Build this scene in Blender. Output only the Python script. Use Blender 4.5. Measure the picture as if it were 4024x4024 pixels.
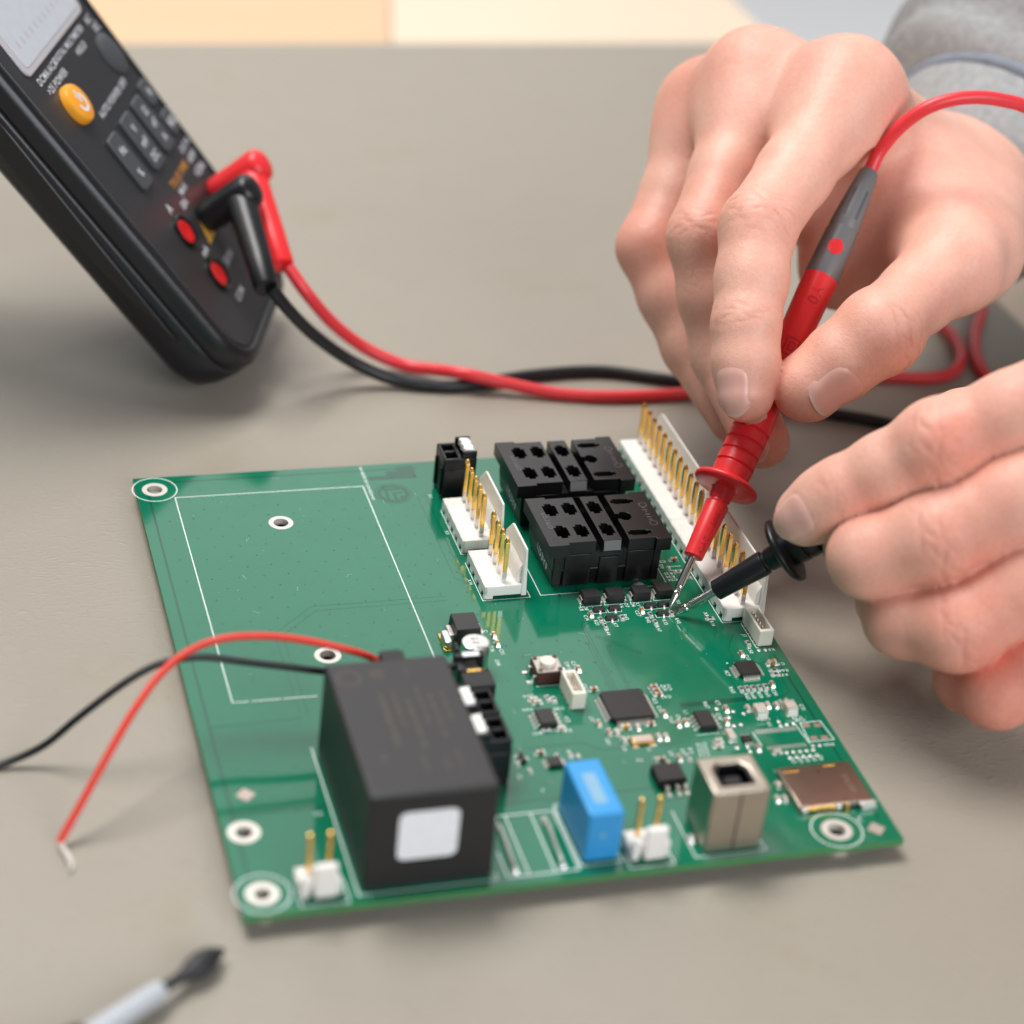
import bpy, bmesh, math, random
import numpy as np
from mathutils import Vector, Matrix
for o in list(bpy.data.objects): bpy.data.objects.remove(o)
SCN = bpy.context.scene
COL = SCN.collection
random.seed(4)
R_ = math.radians
SC = 0.001            # everything below is written in millimetres, board frame:
ZB = 4.6              # x right / y away along the board, z=0 the board's top face, which lies 4.6 mm over the mat
def V(p): return Vector((p[0]*SC, p[1]*SC, (p[2]+ZB)*SC))

# ------------------------------------------------------------------ camera
cd = bpy.data.cameras.new('camera'); cam = bpy.data.objects.new('camera', cd); COL.objects.link(cam)
cd.sensor_fit = 'HORIZONTAL'; cd.sensor_width = 24.0; cd.lens = 50.289
cd.clip_start = 0.02; cd.clip_end = 60
rt = Vector((0.95719, -0.27236, 0.09799)); up = Vector((0.06332, 0.52737, 0.84727)); bk = Vector((-0.28244, -0.8048, 0.52204))
mw = Matrix((rt, up, bk)).transposed().to_4x4(); mw.translation = V((-60.818, -298.330, 280.095)); cam.matrix_world = mw
cd.dof.use_dof = True; cd.dof.focus_distance = 0.507; cd.dof.aperture_fstop = 5.0; cd.dof.aperture_blades = 9
SCN.camera = cam

# ------------------------------------------------------------------ room light
w = bpy.data.worlds.new('World'); SCN.world = w; w.use_nodes = True
bg = w.node_tree.nodes['Background']; bg.inputs[0].default_value = (0.86, 0.95, 1.08, 1); bg.inputs[1].default_value = 0.13
def area(name, loc, target, sx, sy, power, col=(1, 1, 1)):
    l = bpy.data.lights.new(name, 'AREA'); l.shape = 'RECTANGLE'; l.size = sx; l.size_y = sy; l.energy = power; l.color = col
    o = bpy.data.objects.new(name, l); COL.objects.link(o); o.location = loc
    o.rotation_euler = (Vector(target)-Vector(loc)).to_track_quat('-Z', 'Y').to_euler()
    return o
area('window_light', (1.15, 3.9, 2.35), (0.1, 0.1, 0.0), 3.8, 2.7, 46, (1.0, 0.98, 0.95))
area('ceiling_light', (-0.30, 0.75, 1.80), (0.10, 0.15, 0.0), 1.1, 0.8, 39, (1.0, 0.98, 0.95))
area('front_window_light', (0.95, -2.45, 1.35), (0.1, 0.1, 0.0), 2.2, 1.3, 58, (0.93, 0.97, 1.0))
SCN.view_settings.view_transform = 'Standard'; SCN.view_settings.look = 'None'
SCN.view_settings.exposure = 0.13; SCN.view_settings.gamma = 1.0; SCN.view_settings.use_curve_mapping = False
SCN.render.engine = 'CYCLES'
SCN.cycles.use_denoising = True
SCN.cycles.max_bounces = 7; SCN.cycles.sample_clamp_indirect = 6

# ------------------------------------------------------------------ helpers
def mat(name, col, rough=0.5, metal=0.0, spec=0.5, var=0.06, vscale=400, bump=0.0, bscale=1500, bdist=0.0001, coat=0.0, sss=0.0, sssr=(1, .3, .15), tint=None):
    m = bpy.data.materials.new(name); m.use_nodes = True; nt = m.node_tree; b = nt.nodes['Principled BSDF']
    b.inputs['Roughness'].default_value = rough; b.inputs['Metallic'].default_value = metal
    b.inputs['Specular IOR Level'].default_value = spec; b.inputs['Coat Weight'].default_value = coat
    tc = nt.nodes.new('ShaderNodeTexCoord')
    n = nt.nodes.new('ShaderNodeTexNoise'); n.inputs['Scale'].default_value = vscale; n.inputs['Detail'].default_value = 4
    nt.links.new(tc.outputs['Object'], n.inputs['Vector'])
    mx = nt.nodes.new('ShaderNodeMix'); mx.data_type = 'RGBA'
    t2 = tint or col
    mx.inputs['A'].default_value = (*[max(0, c*(1-var)) for c in col], 1); mx.inputs['B'].default_value = (*[min(1, c*(1+var)) for c in t2], 1)
    nt.links.new(n.outputs['Fac'], mx.inputs['Factor']); nt.links.new(mx.outputs['Result'], b.inputs['Base Color'])
    if bump:
        n2 = nt.nodes.new('ShaderNodeTexNoise'); n2.inputs['Scale'].default_value = bscale; n2.inputs['Detail'].default_value = 5
        nt.links.new(tc.outputs['Object'], n2.inputs['Vector'])
        bp = nt.nodes.new('ShaderNodeBump'); bp.inputs['Strength'].default_value = bump; bp.inputs['Distance'].default_value = bdist
        nt.links.new(n2.outputs['Fac'], bp.inputs['Height']); nt.links.new(bp.outputs['Normal'], b.inputs['Normal'])
    if sss:
        b.inputs['Subsurface Weight'].default_value = sss; b.inputs['Subsurface Radius'].default_value = sssr; b.inputs['Subsurface Scale'].default_value = 0.0012
    return m

WORLD = {}
class M:
    def __init__(s): s.v = []; s.f = []; s.m = []
    def add(s, vs, fs, m=0):
        b = len(s.v); s.v += [tuple(p) for p in vs]; s.f += [tuple(i+b for i in f) for f in fs]; s.m += [m]*len(fs); return s
    def box(s, x0, x1, y0, y1, z0, z1, m=0):
        return s.add([(x0,y0,z0),(x1,y0,z0),(x1,y1,z0),(x0,y1,z0),(x0,y0,z1),(x1,y0,z1),(x1,y1,z1),(x0,y1,z1)],
                     [(3,2,1,0),(4,5,6,7),(0,1,5,4),(1,2,6,5),(2,3,7,6),(3,0,4,7)], m)
    def frus(s, x0, x1, y0, y1, z0, X0, X1, Y0, Y1, z1, m=0):
        return s.add([(x0,y0,z0),(x1,y0,z0),(x1,y1,z0),(x0,y1,z0),(X0,Y0,z1),(X1,Y0,z1),(X1,Y1,z1),(X0,Y1,z1)],
                     [(3,2,1,0),(4,5,6,7),(0,1,5,4),(1,2,6,5),(2,3,7,6),(3,0,4,7)], m)
    def prism(s, poly, z0, z1, m=0, f=None):
        n = len(poly); f = f or (lambda a, b, c: (a, b, c))
        vs = [f(x, y, z0) for x, y in poly]+[f(x, y, z1) for x, y in poly]
        return s.add(vs, [tuple(range(n))[::-1], tuple(range(n, 2*n))]+[(i, (i+1) % n, n+(i+1) % n, n+i) for i in range(n)], m)
    def lathe(s, P0, D, prof, seg=40, m=0):
        P0 = Vector(P0); D = Vector(D).normalized(); a = D.orthogonal().normalized(); b = D.cross(a)
        vs = []; fs = []; n = len(prof)
        for t, r in prof:
            for k in range(seg):
                an = 2*math.pi*k/seg; vs.append(P0+D*t+(a*math.cos(an)+b*math.sin(an))*r)
        for i in range(n-1):
            for k in range(seg):
                k2 = (k+1) % seg; fs.append((i*seg+k, i*seg+k2, (i+1)*seg+k2, (i+1)*seg+k))
        fs.append(tuple(range(seg))[::-1]); fs.append(tuple(range((n-1)*seg, n*seg)))
        return s.add(vs, fs, m)
    def tube(s, path, r, seg=16, m=0, sub=8, ends=None):
        P = [Vector(p) for p in path]
        if sub > 1:
            Q = [P[0]*2-P[1]]+P+[P[-1]*2-P[-2]]; out = []
            for i in range(1, len(Q)-2):
                for k in range(sub):
                    t = k/sub; p0, p1, p2, p3 = Q[i-1], Q[i], Q[i+1], Q[i+2]
                    out.append(0.5*((2*p1)+(p2-p0)*t+(2*p0-5*p1+4*p2-p3)*t*t+(3*p1-p0-3*p2+p3)*t*t*t))
            P = out+[P[-1]]
        vs = []; fs = []; n = len(P); T0 = (P[1]-P[0]).normalized(); a = T0.orthogonal().normalized()
        for i, p in enumerate(P):
            T = ((P[min(i+1, n-1)]-P[max(i-1, 0)])).normalized()
            a = (a-T*a.dot(T)).normalized(); b = T.cross(a)
            rr = r(i/(n-1)) if callable(r) else r
            for k in range(seg):
                an = 2*math.pi*k/seg; vs.append(p+(a*math.cos(an)+b*math.sin(an))*rr)
        for i in range(n-1):
            for k in range(seg):
                k2 = (k+1) % seg; fs.append((i*seg+k, i*seg+k2, (i+1)*seg+k2, (i+1)*seg+k))
        fs.append(tuple(range(seg))[::-1]); fs.append(tuple(range((n-1)*seg, n*seg)))
        return s.add(vs, fs, m)
    def strip(s, pts, wd, z, m=0, closed=False):
        pts = [Vector((p[0], p[1])) for p in pts]; n = len(pts); L = []
        for i in range(n):
            p = pts[i]
            if closed: a, b = pts[i-1], pts[(i+1) % n]
            else: a, b = pts[max(i-1, 0)], pts[min(i+1, n-1)]
            d1 = (p-a).normalized() if (p-a).length > 1e-6 else (b-p).normalized()
            d2 = (b-p).normalized() if (b-p).length > 1e-6 else d1
            nn = Vector((-(d1+d2).y, (d1+d2).x)).normalized(); c = max(0.35, nn.dot(Vector((-d1.y, d1.x))))
            L.append((p+nn*wd/2/c, p-nn*wd/2/c))
        vs = [(q.x, q.y, z) for pr in L for q in pr]; k = n if closed else n-1
        return s.add(vs, [(2*i+1, (2*i+3) % (2*n), (2*i+2) % (2*n), 2*i) for i in range(k)], m)
    def ring(s, cx, cy, r0, r1, z, m=0, seg=40):
        vs = []
        for k in range(seg):
            a = 2*math.pi*k/seg; vs += [(cx+r0*math.cos(a), cy+r0*math.sin(a), z), (cx+r1*math.cos(a), cy+r1*math.sin(a), z)]
        return s.add(vs, [(2*k, 2*k+1, (2*k+3) % (2*seg), (2*k+2) % (2*seg)) for k in range(seg)], m)
    def disc(s, cx, cy, r, z, m=0, seg=14):
        return s.add([(cx+r*math.cos(2*math.pi*k/seg), cy+r*math.sin(2*math.pi*k/seg), z) for k in range(seg)], [tuple(range(seg))], m)
    def mesh(s, name, mats, org=(0, 0, 0), smooth=True, ang=34):
        me = bpy.data.meshes.new(name)
        o = Vector(org)
        me.from_pydata([tuple((Vector(p)-o)*SC) for p in s.v], [], s.f)
        for mm in (mats if isinstance(mats, (list, tuple)) else [mats]): me.materials.append(mm)
        me.polygons.foreach_set('material_index', s.m)
        if smooth:
            me.polygons.foreach_set('use_smooth', [True]*len(s.f)); me.set_sharp_from_angle(angle=R_(ang))
        me.update(); return me
    def build(s, name, mats, parent=None, org=None, bevel=0, seg=2, smooth=True, ang=34):
        if org is None:
            xs = list(zip(*s.v)); org = ((min(xs[0])+max(xs[0]))/2, (min(xs[1])+max(xs[1]))/2, min(xs[2]))
        return link(name, s.mesh(name, mats, org, smooth, ang), parent, org, bevel=bevel, seg=seg)
def link(name, me, parent, org, rz=0, bevel=0, seg=2):
    o = bpy.data.objects.new(name, me); COL.objects.link(o); p = V(org)
    if parent: o.parent = parent; o.location = p-WORLD[parent.name]
    else: o.location = p
    o.rotation_euler.z = rz
    WORLD[o.name] = p
    if bevel:
        b = o.modifiers.new('bevel', 'BEVEL'); b.width = bevel*SC; b.segments = seg; b.limit_method = 'ANGLE'; b.angle_limit = R_(40); b.harden_normals = False
    return o
def empty(name, org, label, cat, group=None):
    o = link(name, None, None, org); o.empty_display_size = 0.005
    o['label'] = label; o['category'] = cat
    if group: o['group'] = group
    return o
def fill(loops, z0, z1, f=None):
    """a plate cut out of 2D loops (first the outline, then the holes), extruded from z0 to z1"""
    bm = bmesh.new(); es = []
    for lp in loops:
        vs = [bm.verts.new((x, y, z1)) for x, y in lp]
        es += [bm.edges.new((vs[i], vs[(i+1) % len(vs)])) for i in range(len(vs))]
    bmesh.ops.triangle_fill(bm, edges=es, use_beauty=True, use_dissolve=False, normal=(0, 0, 1))
    bmesh.ops.recalc_face_normals(bm, faces=bm.faces)
    top = list(bm.faces)
    if top and sum(fc.normal.z for fc in top) < 0: bmesh.ops.reverse_faces(bm, faces=top)
    bm.verts.index_update(); vs = [tuple(v.co) for v in bm.verts]; fs = [tuple(v.index for v in fc.verts) for fc in bm.faces]
    bm.free(); n = len(vs); out = M(); g = f or (lambda a, b, c: (a, b, c))
    V2 = [g(*p) for p in vs]+[g(p[0], p[1], z0) for p in vs]
    F2 = list(fs)+[tuple(i+n for i in q)[::-1] for q in fs]; side = []
    k = 0
    for li, lp in enumerate(loops):
        L = len(lp); ar = sum(lp[i][0]*lp[(i+1) % L][1]-lp[(i+1) % L][0]*lp[i][1] for i in range(L))
        fwd = (ar > 0) == (li == 0)
        for i in range(L):
            a, b = k+i, k+(i+1) % L
            side.append((a, a+n, b+n, b) if fwd else (b, b+n, a+n, a))
        k += L
    out.add(V2, F2, 0); b0 = len(out.f); out.f += side; out.m += [1]*len(side)
    return out
def circ(cx, cy, r, n=28): return [(cx+r*math.cos(2*math.pi*k/n), cy+r*math.sin(2*math.pi*k/n)) for k in range(n)]
def rrect(x0, x1, y0, y1, r, n=5):
    out = []
    for cx, cy, a in ((x1-r, y0+r, -90), (x1-r, y1-r, 0), (x0+r, y1-r, 90), (x0+r, y0+r, 180)):
        for k in range(n+1): t = R_(a+90*k/n); out.append((cx+r*math.cos(t), cy+r*math.sin(t)))
    return out
# lettering: every character is made once as a flat mesh of height 1
GL = {}
def glyph(c):
    if c not in GL:
        cu = bpy.data.curves.new('glyph', 'FONT'); cu.body = c; cu.size = 1.35; cu.resolution_u = 3; cu.offset = 0.012
        o = bpy.data.objects.new('glyph', cu); COL.objects.link(o)
        me = bpy.data.meshes.new_from_object(o.evaluated_get(bpy.context.evaluated_depsgraph_get()))
        vs = [(v.co.x, v.co.y) for v in me.vertices]; fs = [tuple(p.vertices) for p in me.polygons]
        bpy.data.objects.remove(o); bpy.data.curves.remove(cu); bpy.data.meshes.remove(me)
        GL[c] = (vs, fs, (max([v[0] for v in vs])+0.14) if vs else 0.45)
    return GL[c]
def text(mm, s, h, fn, m=0, center=True):
    """adds s to mesh mm; fn maps (along, across) in mm to a point"""
    tot = sum(glyph(c)[2] for c in s)*h; x = -tot/2 if center else 0
    for c in s:
        vs, fs, ad = glyph(c)
        if vs: mm.add([fn(x+a*h, (b-0.5)*h) for a, b in vs], fs, m)
        x += ad*h
def flat(x, y, z, rot):
    c, s_ = math.cos(R_(rot)), math.sin(R_(rot)); return lambda a, b: (x+a*c-b*s_, y+a*s_+b*c, z)

# ------------------------------------------------------------------ materials
m_mat = bpy.data.materials.new('grey_rubber_mat'); m_mat.use_nodes = True
def _mat():
    nt = m_mat.node_tree; N = nt.nodes.new; b = nt.nodes['Principled BSDF']; tc = N('ShaderNodeTexCoord')
    b.inputs['Roughness'].default_value = 0.48; b.inputs['Specular IOR Level'].default_value = 0.35
    mp = N('ShaderNodeMapping'); mp.inputs['Scale'].default_value = (1, 2.1, 1); mp.inputs['Rotation'].default_value = (0, 0, R_(-14))
    nt.links.new(tc.outputs['Object'], mp.inputs['Vector'])
    warp = N('ShaderNodeTexNoise'); warp.inputs['Scale'].default_value = 160; nt.links.new(mp.outputs[0], warp.inputs['Vector'])
    ad = N('ShaderNodeMix'); ad.data_type = 'VECTOR'; ad.inputs['Factor'].default_value = 0.006
    nt.links.new(mp.outputs[0], ad.inputs['A']); nt.links.new(warp.outputs['Color'], ad.inputs['B'])
    n1 = N('ShaderNodeTexNoise'); n1.noise_type = 'RIDGED_MULTIFRACTAL' if hasattr(n1, 'noise_type') else None
    n1.inputs['Scale'].default_value = 400; n1.inputs['Detail'].default_value = 3.0; nt.links.new(ad.outputs['Result'], n1.inputs['Vector'])
    n2 = N('ShaderNodeTexNoise'); n2.inputs['Scale'].default_value = 1500; n2.inputs['Detail'].default_value = 2; nt.links.new(ad.outputs['Result'], n2.inputs['Vector'])
    h = N('ShaderNodeMath'); h.operation = 'MULTIPLY_ADD'; h.inputs[1].default_value = 0.25; nt.links.new(n2.outputs['Fac'], h.inputs[0]); nt.links.new(n1.outputs['Fac'], h.inputs[2])
    bp = N('ShaderNodeBump'); bp.inputs['Strength'].default_value = 0.75; bp.inputs['Distance'].default_value = 0.00024
    nt.links.new(h.outputs[0], bp.inputs['Height']); nt.links.new(bp.outputs[0], b.inputs['Normal'])
    # old stains: a few soft yellowish marks, plus faint overall mottling
    s1 = N('ShaderNodeTexNoise'); s1.inputs['Scale'].default_value = 21; s1.inputs['Detail'].default_value = 5; s1.inputs['Roughness'].default_value = 0.6
    nt.links.new(tc.outputs['Object'], s1.inputs['Vector'])
    rp = N('ShaderNodeValToRGB'); rp.color_ramp.elements[0].position = 0.60; rp.color_ramp.elements[1].position = 0.76
    nt.links.new(s1.outputs['Fac'], rp.inputs[0])
    mx = N('ShaderNodeMix'); mx.data_type = 'RGBA'; mx.inputs['A'].default_value = (0.335, 0.298, 0.246, 1); mx.inputs['B'].default_value = (0.325, 0.275, 0.200, 1)
    nt.links.new(rp.outputs[0], mx.inputs['Factor'])
    s2 = N('ShaderNodeTexNoise'); s2.inputs['Scale'].default_value = 60; s2.inputs['Detail'].default_value = 6; nt.links.new(tc.outputs['Object'], s2.inputs['Vector'])
    hs = N('ShaderNodeHueSaturation'); r2 = N('ShaderNodeMapRange'); r2.inputs['To Min'].default_value = 0.97; r2.inputs['To Max'].default_value = 1.03
    nt.links.new(s2.outputs['Fac'], r2.inputs['Value']); nt.links.new(r2.outputs[0], hs.inputs['Value']); nt.links.new(mx.outputs['Result'], hs.inputs['Color'])
    nt.links.new(hs.outputs[0], b.inputs['Base Color'])
_mat()
def wood(name, c1, c2):
    m = bpy.data.materials.new(name); m.use_nodes = True; nt = m.node_tree; N = nt.nodes.new; b = nt.nodes['Principled BSDF']
    tc = N('ShaderNodeTexCoord'); mp = N('ShaderNodeMapping'); mp.inputs['Scale'].default_value = (1, 14, 1); nt.links.new(tc.outputs['Object'], mp.inputs['Vector'])
    n = N('ShaderNodeTexNoise'); n.inputs['Scale'].default_value = 9; n.inputs['Detail'].default_value = 6; nt.links.new(mp.outputs[0], n.inputs['Vector'])
    mx = N('ShaderNodeMix'); mx.data_type = 'RGBA'; mx.inputs['A'].default_value = (*c1, 1); mx.inputs['B'].default_value = (*c2, 1)
    nt.links.new(n.outputs['Fac'], mx.inputs['Factor']); nt.links.new(mx.outputs['Result'], b.inputs['Base Color']); b.inputs['Roughness'].default_value = 0.45
    return m
m_wood1 = wood('orange_wood', (0.68, 0.44, 0.25), (0.76, 0.51, 0.30)); m_wood2 = wood('pale_wood', (0.78, 0.60, 0.44), (0.84, 0.67, 0.51))
m_floor = mat('pale_floor', (0.93, 0.93, 0.94), 0.5)
m_green = mat('green_solder_mask', (0.003, 0.152, 0.079), 0.10, spec=0.55, var=0.10, vscale=90, bump=0.10, bscale=260, bdist=0.00012)
m_green2 = mat('green_mask_over_gap', (0.002, 0.080, 0.046), 0.14, spec=0.55)
m_greenl = mat('green_mask_edge', (0.004, 0.175, 0.080), 0.12, spec=0.55)
m_edge = mat('laminate_edge', (0.06, 0.24, 0.08), 0.55, bump=0.2)
m_via = mat('via_hole_dark', (0.004, 0.05, 0.035), 0.3)
m_silk = mat('white_silkscreen', (0.76, 0.84, 0.81), 0.5)
m_tin = mat('tinned_pad', (0.80, 0.76, 0.70), 0.30, metal=.6, bump=0.3, bscale=2500, bdist=0.00008)
m_padm = mat('matte_tin_ring', (0.70, 0.66, 0.60), 0.42, metal=0.35, bump=0.15)
m_sold = mat('bright_solder', (0.86, 0.84, 0.80), 0.18, metal=.65, bump=0.4, bscale=1800, bdist=0.0001)
m_gold = mat('gold_plated_pin', (0.90, 0.56, 0.16), 0.20, metal=1.0, var=0.12, vscale=300)
m_pintin = mat('tinned_pin_foot', (0.72, 0.68, 0.66), 0.22, metal=1.0)
m_nylon = mat('white_nylon', (0.90, 0.87, 0.82), 0.42, var=0.03, sss=0.25, sssr=(1, .9, .8), bump=0.05, bscale=600)
m_ivory = mat('ivory_plastic', (0.84, 0.79, 0.68), 0.40, var=0.03, sss=0.2, sssr=(1, .9, .7))
m_blkp = mat('black_plastic', (0.005, 0.005, 0.006), 0.32, spec=.4, bump=0.08, bscale=1500, bdist=0.00006)
m_relay = mat('socket_black', (0.006, 0.0055, 0.0055), 0.30, spec=.38, bump=0.10, bscale=2600, bdist=0.00006)
m_epoxy = mat('chip_black_epoxy', (0.014, 0.013, 0.013), 0.46, bump=0.25, bscale=6000, bdist=0.00003)
m_box = mat('module_black', (0.014, 0.013, 0.014), 0.45, bump=0.25, bscale=2400, bdist=0.00005)
m_boxprint = mat('faded_print', (0.062, 0.047, 0.037), 0.50)
m_white = mat('white_label', (0.88, 0.89, 0.92), 0.55)
m_emb = mat('embossed_grey', (0.10, 0.10, 0.105), 0.35)
m_blue = mat('blue_film_capacitor', (0.03, 0.31, 0.68), 0.40, bump=0.05)
m_bluep = mat('blue_capacitor_print', (0.22, 0.42, 0.58), 0.45)
m_nickel = mat('nickel_shield', (0.47, 0.415, 0.345), 0.33, metal=1.0, bump=0.15, bscale=500, bdist=0.00008)
m_sdm = mat('card_slot_steel', (0.50, 0.40, 0.34), 0.27, metal=1.0, bump=0.25, bscale=160, bdist=0.0002)
m_brown = mat('ceramic_brown', (0.33, 0.145, 0.06), 0.45); m_tan = mat('ceramic_tan', (0.52, 0.44, 0.36), 0.45)
m_alum = mat('aluminium_can', (0.74, 0.72, 0.70), 0.30, metal=1.0)
m_swb = mat('switch_brown', (0.085, 0.022, 0.018), 0.45); m_swt = mat('switch_plate', (0.55, 0.50, 0.46), 0.35, metal=1.0)
m_xtal = mat('gold_crystal_lid', (0.66, 0.56, 0.46), 0.30, metal=0.8); m_xtalb = mat('crystal_rim', (0.66, 0.36, 0.10), 0.35, metal=0.8)
m_cream = mat('cream_button', (0.84, 0.74, 0.62), 0.45)
m_red = mat('red_rubber', (0.84, 0.028, 0.034), 0.36, bump=0.10, bscale=1800, bdist=0.00008)
m_redc = mat('red_cable', (0.80, 0.040, 0.050), 0.38); m_redw = mat('red_wire_insulation', (0.74, 0.035, 0.016), 0.40)
m_blkr = mat('black_rubber', (0.006, 0.0065, 0.008), 0.36, bump=0.10, bscale=1800, bdist=0.00008)
m_blkc = mat('black_cable', (0.008, 0.009, 0.012), 0.38)
m_grey = mat('grey_rubber', (0.165, 0.17, 0.175), 0.42, bump=0.06)
m_steel = mat('nickel_probe_tip', (0.74, 0.70, 0.64), 0.17, metal=1.0, bump=0.2, bscale=300, bdist=0.0001)
m_mbody = mat('meter_black', (0.007, 0.008, 0.011), 0.34, bump=0.3, bscale=1200, bdist=0.0001); m_mpan = mat('meter_panel', (0.030, 0.029, 0.030), 0.34)
m_mbtn = mat('meter_button', (0.055, 0.060, 0.066), 0.5); m_lcd = mat('lcd_grey', (0.55, 0.57, 0.61), 0.12, spec=0.6); m_lcdf = mat('lcd_frame', (0.50, 0.47, 0.49), 0.15)
m_orange = mat('orange_button', (0.92, 0.36, 0.02), 0.4); m_ink = mat('white_ink', (0.72, 0.74, 0.78), 0.5); m_inko = mat('orange_ink', (0.60, 0.25, 0.05), 0.5)
m_jred = mat('red_jack', (0.62, 0.010, 0.012), 0.4); m_redl = mat('red_emboss_shade', (0.58, 0.014, 0.018), 0.3); m_yel = mat('yellow_warning', (0.72, 0.38, 0.05), 0.5)  # m_redl: darker red paints in the shading of the probes' raised letters
m_grip = mat('tool_grip', (0.022, 0.022, 0.024), 0.5); m_sleeve_t = mat('tool_pale_sleeve', (0.50, 0.52, 0.56), 0.4)
m_fid = mat('tarnished_pad', (0.50, 0.40, 0.35), 0.45, metal=.3)
m_copper = mat('bare_copper_pad', (0.60, 0.40, 0.34), 0.4, metal=0.7)

# ------------------------------------------------------------------ setting
def struct(name, mm, mats, **k):
    o = mm.build(name, mats, **k); o['kind'] = 'structure'; return o
TB = -ZB
struct('bench_mat', M().box(-520, 285, -420, 480, TB-2.2, TB), m_mat, org=(100, 0, TB), bevel=0.8, seg=3)
tab = struct('wooden_table', M().box(-900, 306, -700, 1500, TB-32, TB-14.6), m_wood1, org=(0, 0, TB-32))
M().prism([(-900, -700), (-129.6, -700), (305.9, 1202.6), (305.9, 1500), (-900, 1500)], TB-14.5, TB-2.3).build('plank', m_wood1, tab, bevel=0.4)
M().prism([(-129, -700), (306, -700), (306, 1200.3)], TB-14.5, TB-2.3).build('plank', m_wood2, tab, bevel=0.4)
struct('floor', M().box(-4000, 5000, -3000, 7000, TB-620, TB-580), m_floor)
# ------------------------------------------------------------------ circuit board
BW, BH = 137.17, 160.0
board = empty('circuit_board', (0, 0, -ZB), 'green printed circuit board crowded with components lying on the grey mat', 'circuit board')
HOLES = [(4.6, 154.2, 3.1, 1.9), (32.6, 135.5, 3.0, 1.85), (32.7, 80.0, 3.0, 1.85), (4.2, 23.9, 3.35, 1.75), (4.6, 5.7, 3.3, 1.7), (124.2, 5.1, 3.3, 1.9)]
mm = fill([[(0, 0), (BW, 0), (BW, BH), (0, BH)]]+[circ(h[0], h[1], h[3]) for h in HOLES], -1.6, 0)
mm.build('board_panel', [m_green, m_edge], board, org=(0, 0, -1.6), smooth=False)
for hx, hy, ro, ri in HOLES:
    M().lathe((hx, hy, 0), (0, 0, 1), [(0.03, ri+0.02), (0.05, ri+0.1), (0.05, ro-0.06), (0.0, ro)], 40).mesh  # profile kept simple below
    k = M().ring(hx, hy, ri-0.02, ro, 0.03)
    vs = []; sg = 40
    for a in range(sg):
        t = 2*math.pi*a/sg; vs += [(hx+(ri-0.02)*math.cos(t), hy+(ri-0.02)*math.sin(t), 0.03), (hx+(ri-0.02)*math.cos(t), hy+(ri-0.02)*math.sin(t), -1.62)]
    k.add(vs, [(2*a, (2*a+2) % (2*sg), (2*a+3) % (2*sg), 2*a+1) for a in range(sg)])
    k.build('mounting_ring', m_padm, board, org=(hx, hy, 0))
# solder side: stubs of the through-hole pins carry the board
k = M()
for x, y in [(78, 100), (78, 130), (132, 90), (132, 150), (30, 8), (44, 40), (97, 5), (103, 10), (15, 5), (83, 5), (95, 105), (112, 130), (6, 150), (60, 60)]:
    k.lathe((x, y, -ZB), (0, 0, 1), [(0, .45), (1.2, .5), (2.4, 1.3), (3.0, 1.5)], 10)
s_ = k.build('solder_joint', m_sold, board); s_['kind'] = 'stuff'
# copper drawn under the mask: edge gap, traces
k = M()
k.strip([(2.8, 8.5), (2.8, 149), (2.8, 157.2)], 0.55, 0.012); k.strip([(8, 157.3), (72, 157.3)], 0.5, 0.013); k.strip([(3, 29.2), (22.5, 29.2)], 0.5, 0.014); k.strip([(3, 58), (22.6, 58.5)], 0.35, 0.014)
k.strip([(134.6, 7), (134.6, 66)], 0.5, 0.012); k.strip([(50, 24), (92, 24.2)], 0.4, 0.012); k.strip([(62, 41), (80, 41.2), (84, 38), (100, 37.6)], 0.35, 0.012); k.strip([(106, 50.5), (122, 50.7)], 1.6, 0.012)
for a in ([(64.7, 99.3), (32.9, 99.3), (23.1, 90.4), (22.5, 87.1), (22.6, 60.3)], [(64.7, 97.5), (33.6, 97.5), (24.6, 89.3), (24.2, 86.6), (24.2, 60.1)],
          [(96.0, 85.1), (94.0, 84.5), (93.2, 83.5), (93.0, 57)], [(96.3, 84.4), (94.6, 83.8), (93.9, 83), (93.7, 57)], [(92.4, 76), (92.3, 57)],
          [(95.6, 78.1), (103.1, 70.8)], [(96.1, 78.6), (103.6, 71.3)], [(97.2, 74.9), (96.4, 74.1), (96.3, 57)], [(97.6, 74.4), (97.0, 73.8), (96.9, 57)],
          [(68.8, 146), (68.8, 106.5), (71.9, 103.4)], [(71.0, 145.1), (70.9, 107.1), (72.7, 105.3)],
          [(128, 75), (126, 72), (124.5, 69), (124.5, 66)], [(133.5, 66), (133.2, 62)], [(130, 50), (132.6, 52), (133, 58)], [(121, 52), (121, 60), (122.4, 64)], [(73, 78), (71.5, 76.5), (69.5, 76.3)]):
    k.strip(a, 0.17, 0.016)
for x, y in ((95.6, 78.4), (103.4, 71), (92.4, 76.2), (97.3, 74.8)): k.ring(x, y, 0.35, 0.55, 0.018, seg=14)
k.build('trace_gap', m_green2, board, org=(0, 0, 0), smooth=False)['kind'] = 'stuff'
k = M(); 
for j in range(28):
    for i in range(22):
        x = 6+i*6.1+(3.0 if j % 2 else 0)+random.uniform(-.5, .5); y = 34+j*4.4+random.uniform(-.4, .4)
        if x > 134 or y > 155 or (72 < x < 86 and 95 < y < 150) or (88 < x < 119 and 97 < y < 147) or x > 126 and y > 78 or (23 < x < 63 and y < 50): continue
        k.disc(x, y, random.uniform(.16, .24), 0.02, seg=8)
k.build('via_dot', m_via, board, org=(0, 0, 0), smooth=False)['kind'] = 'stuff'
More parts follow.
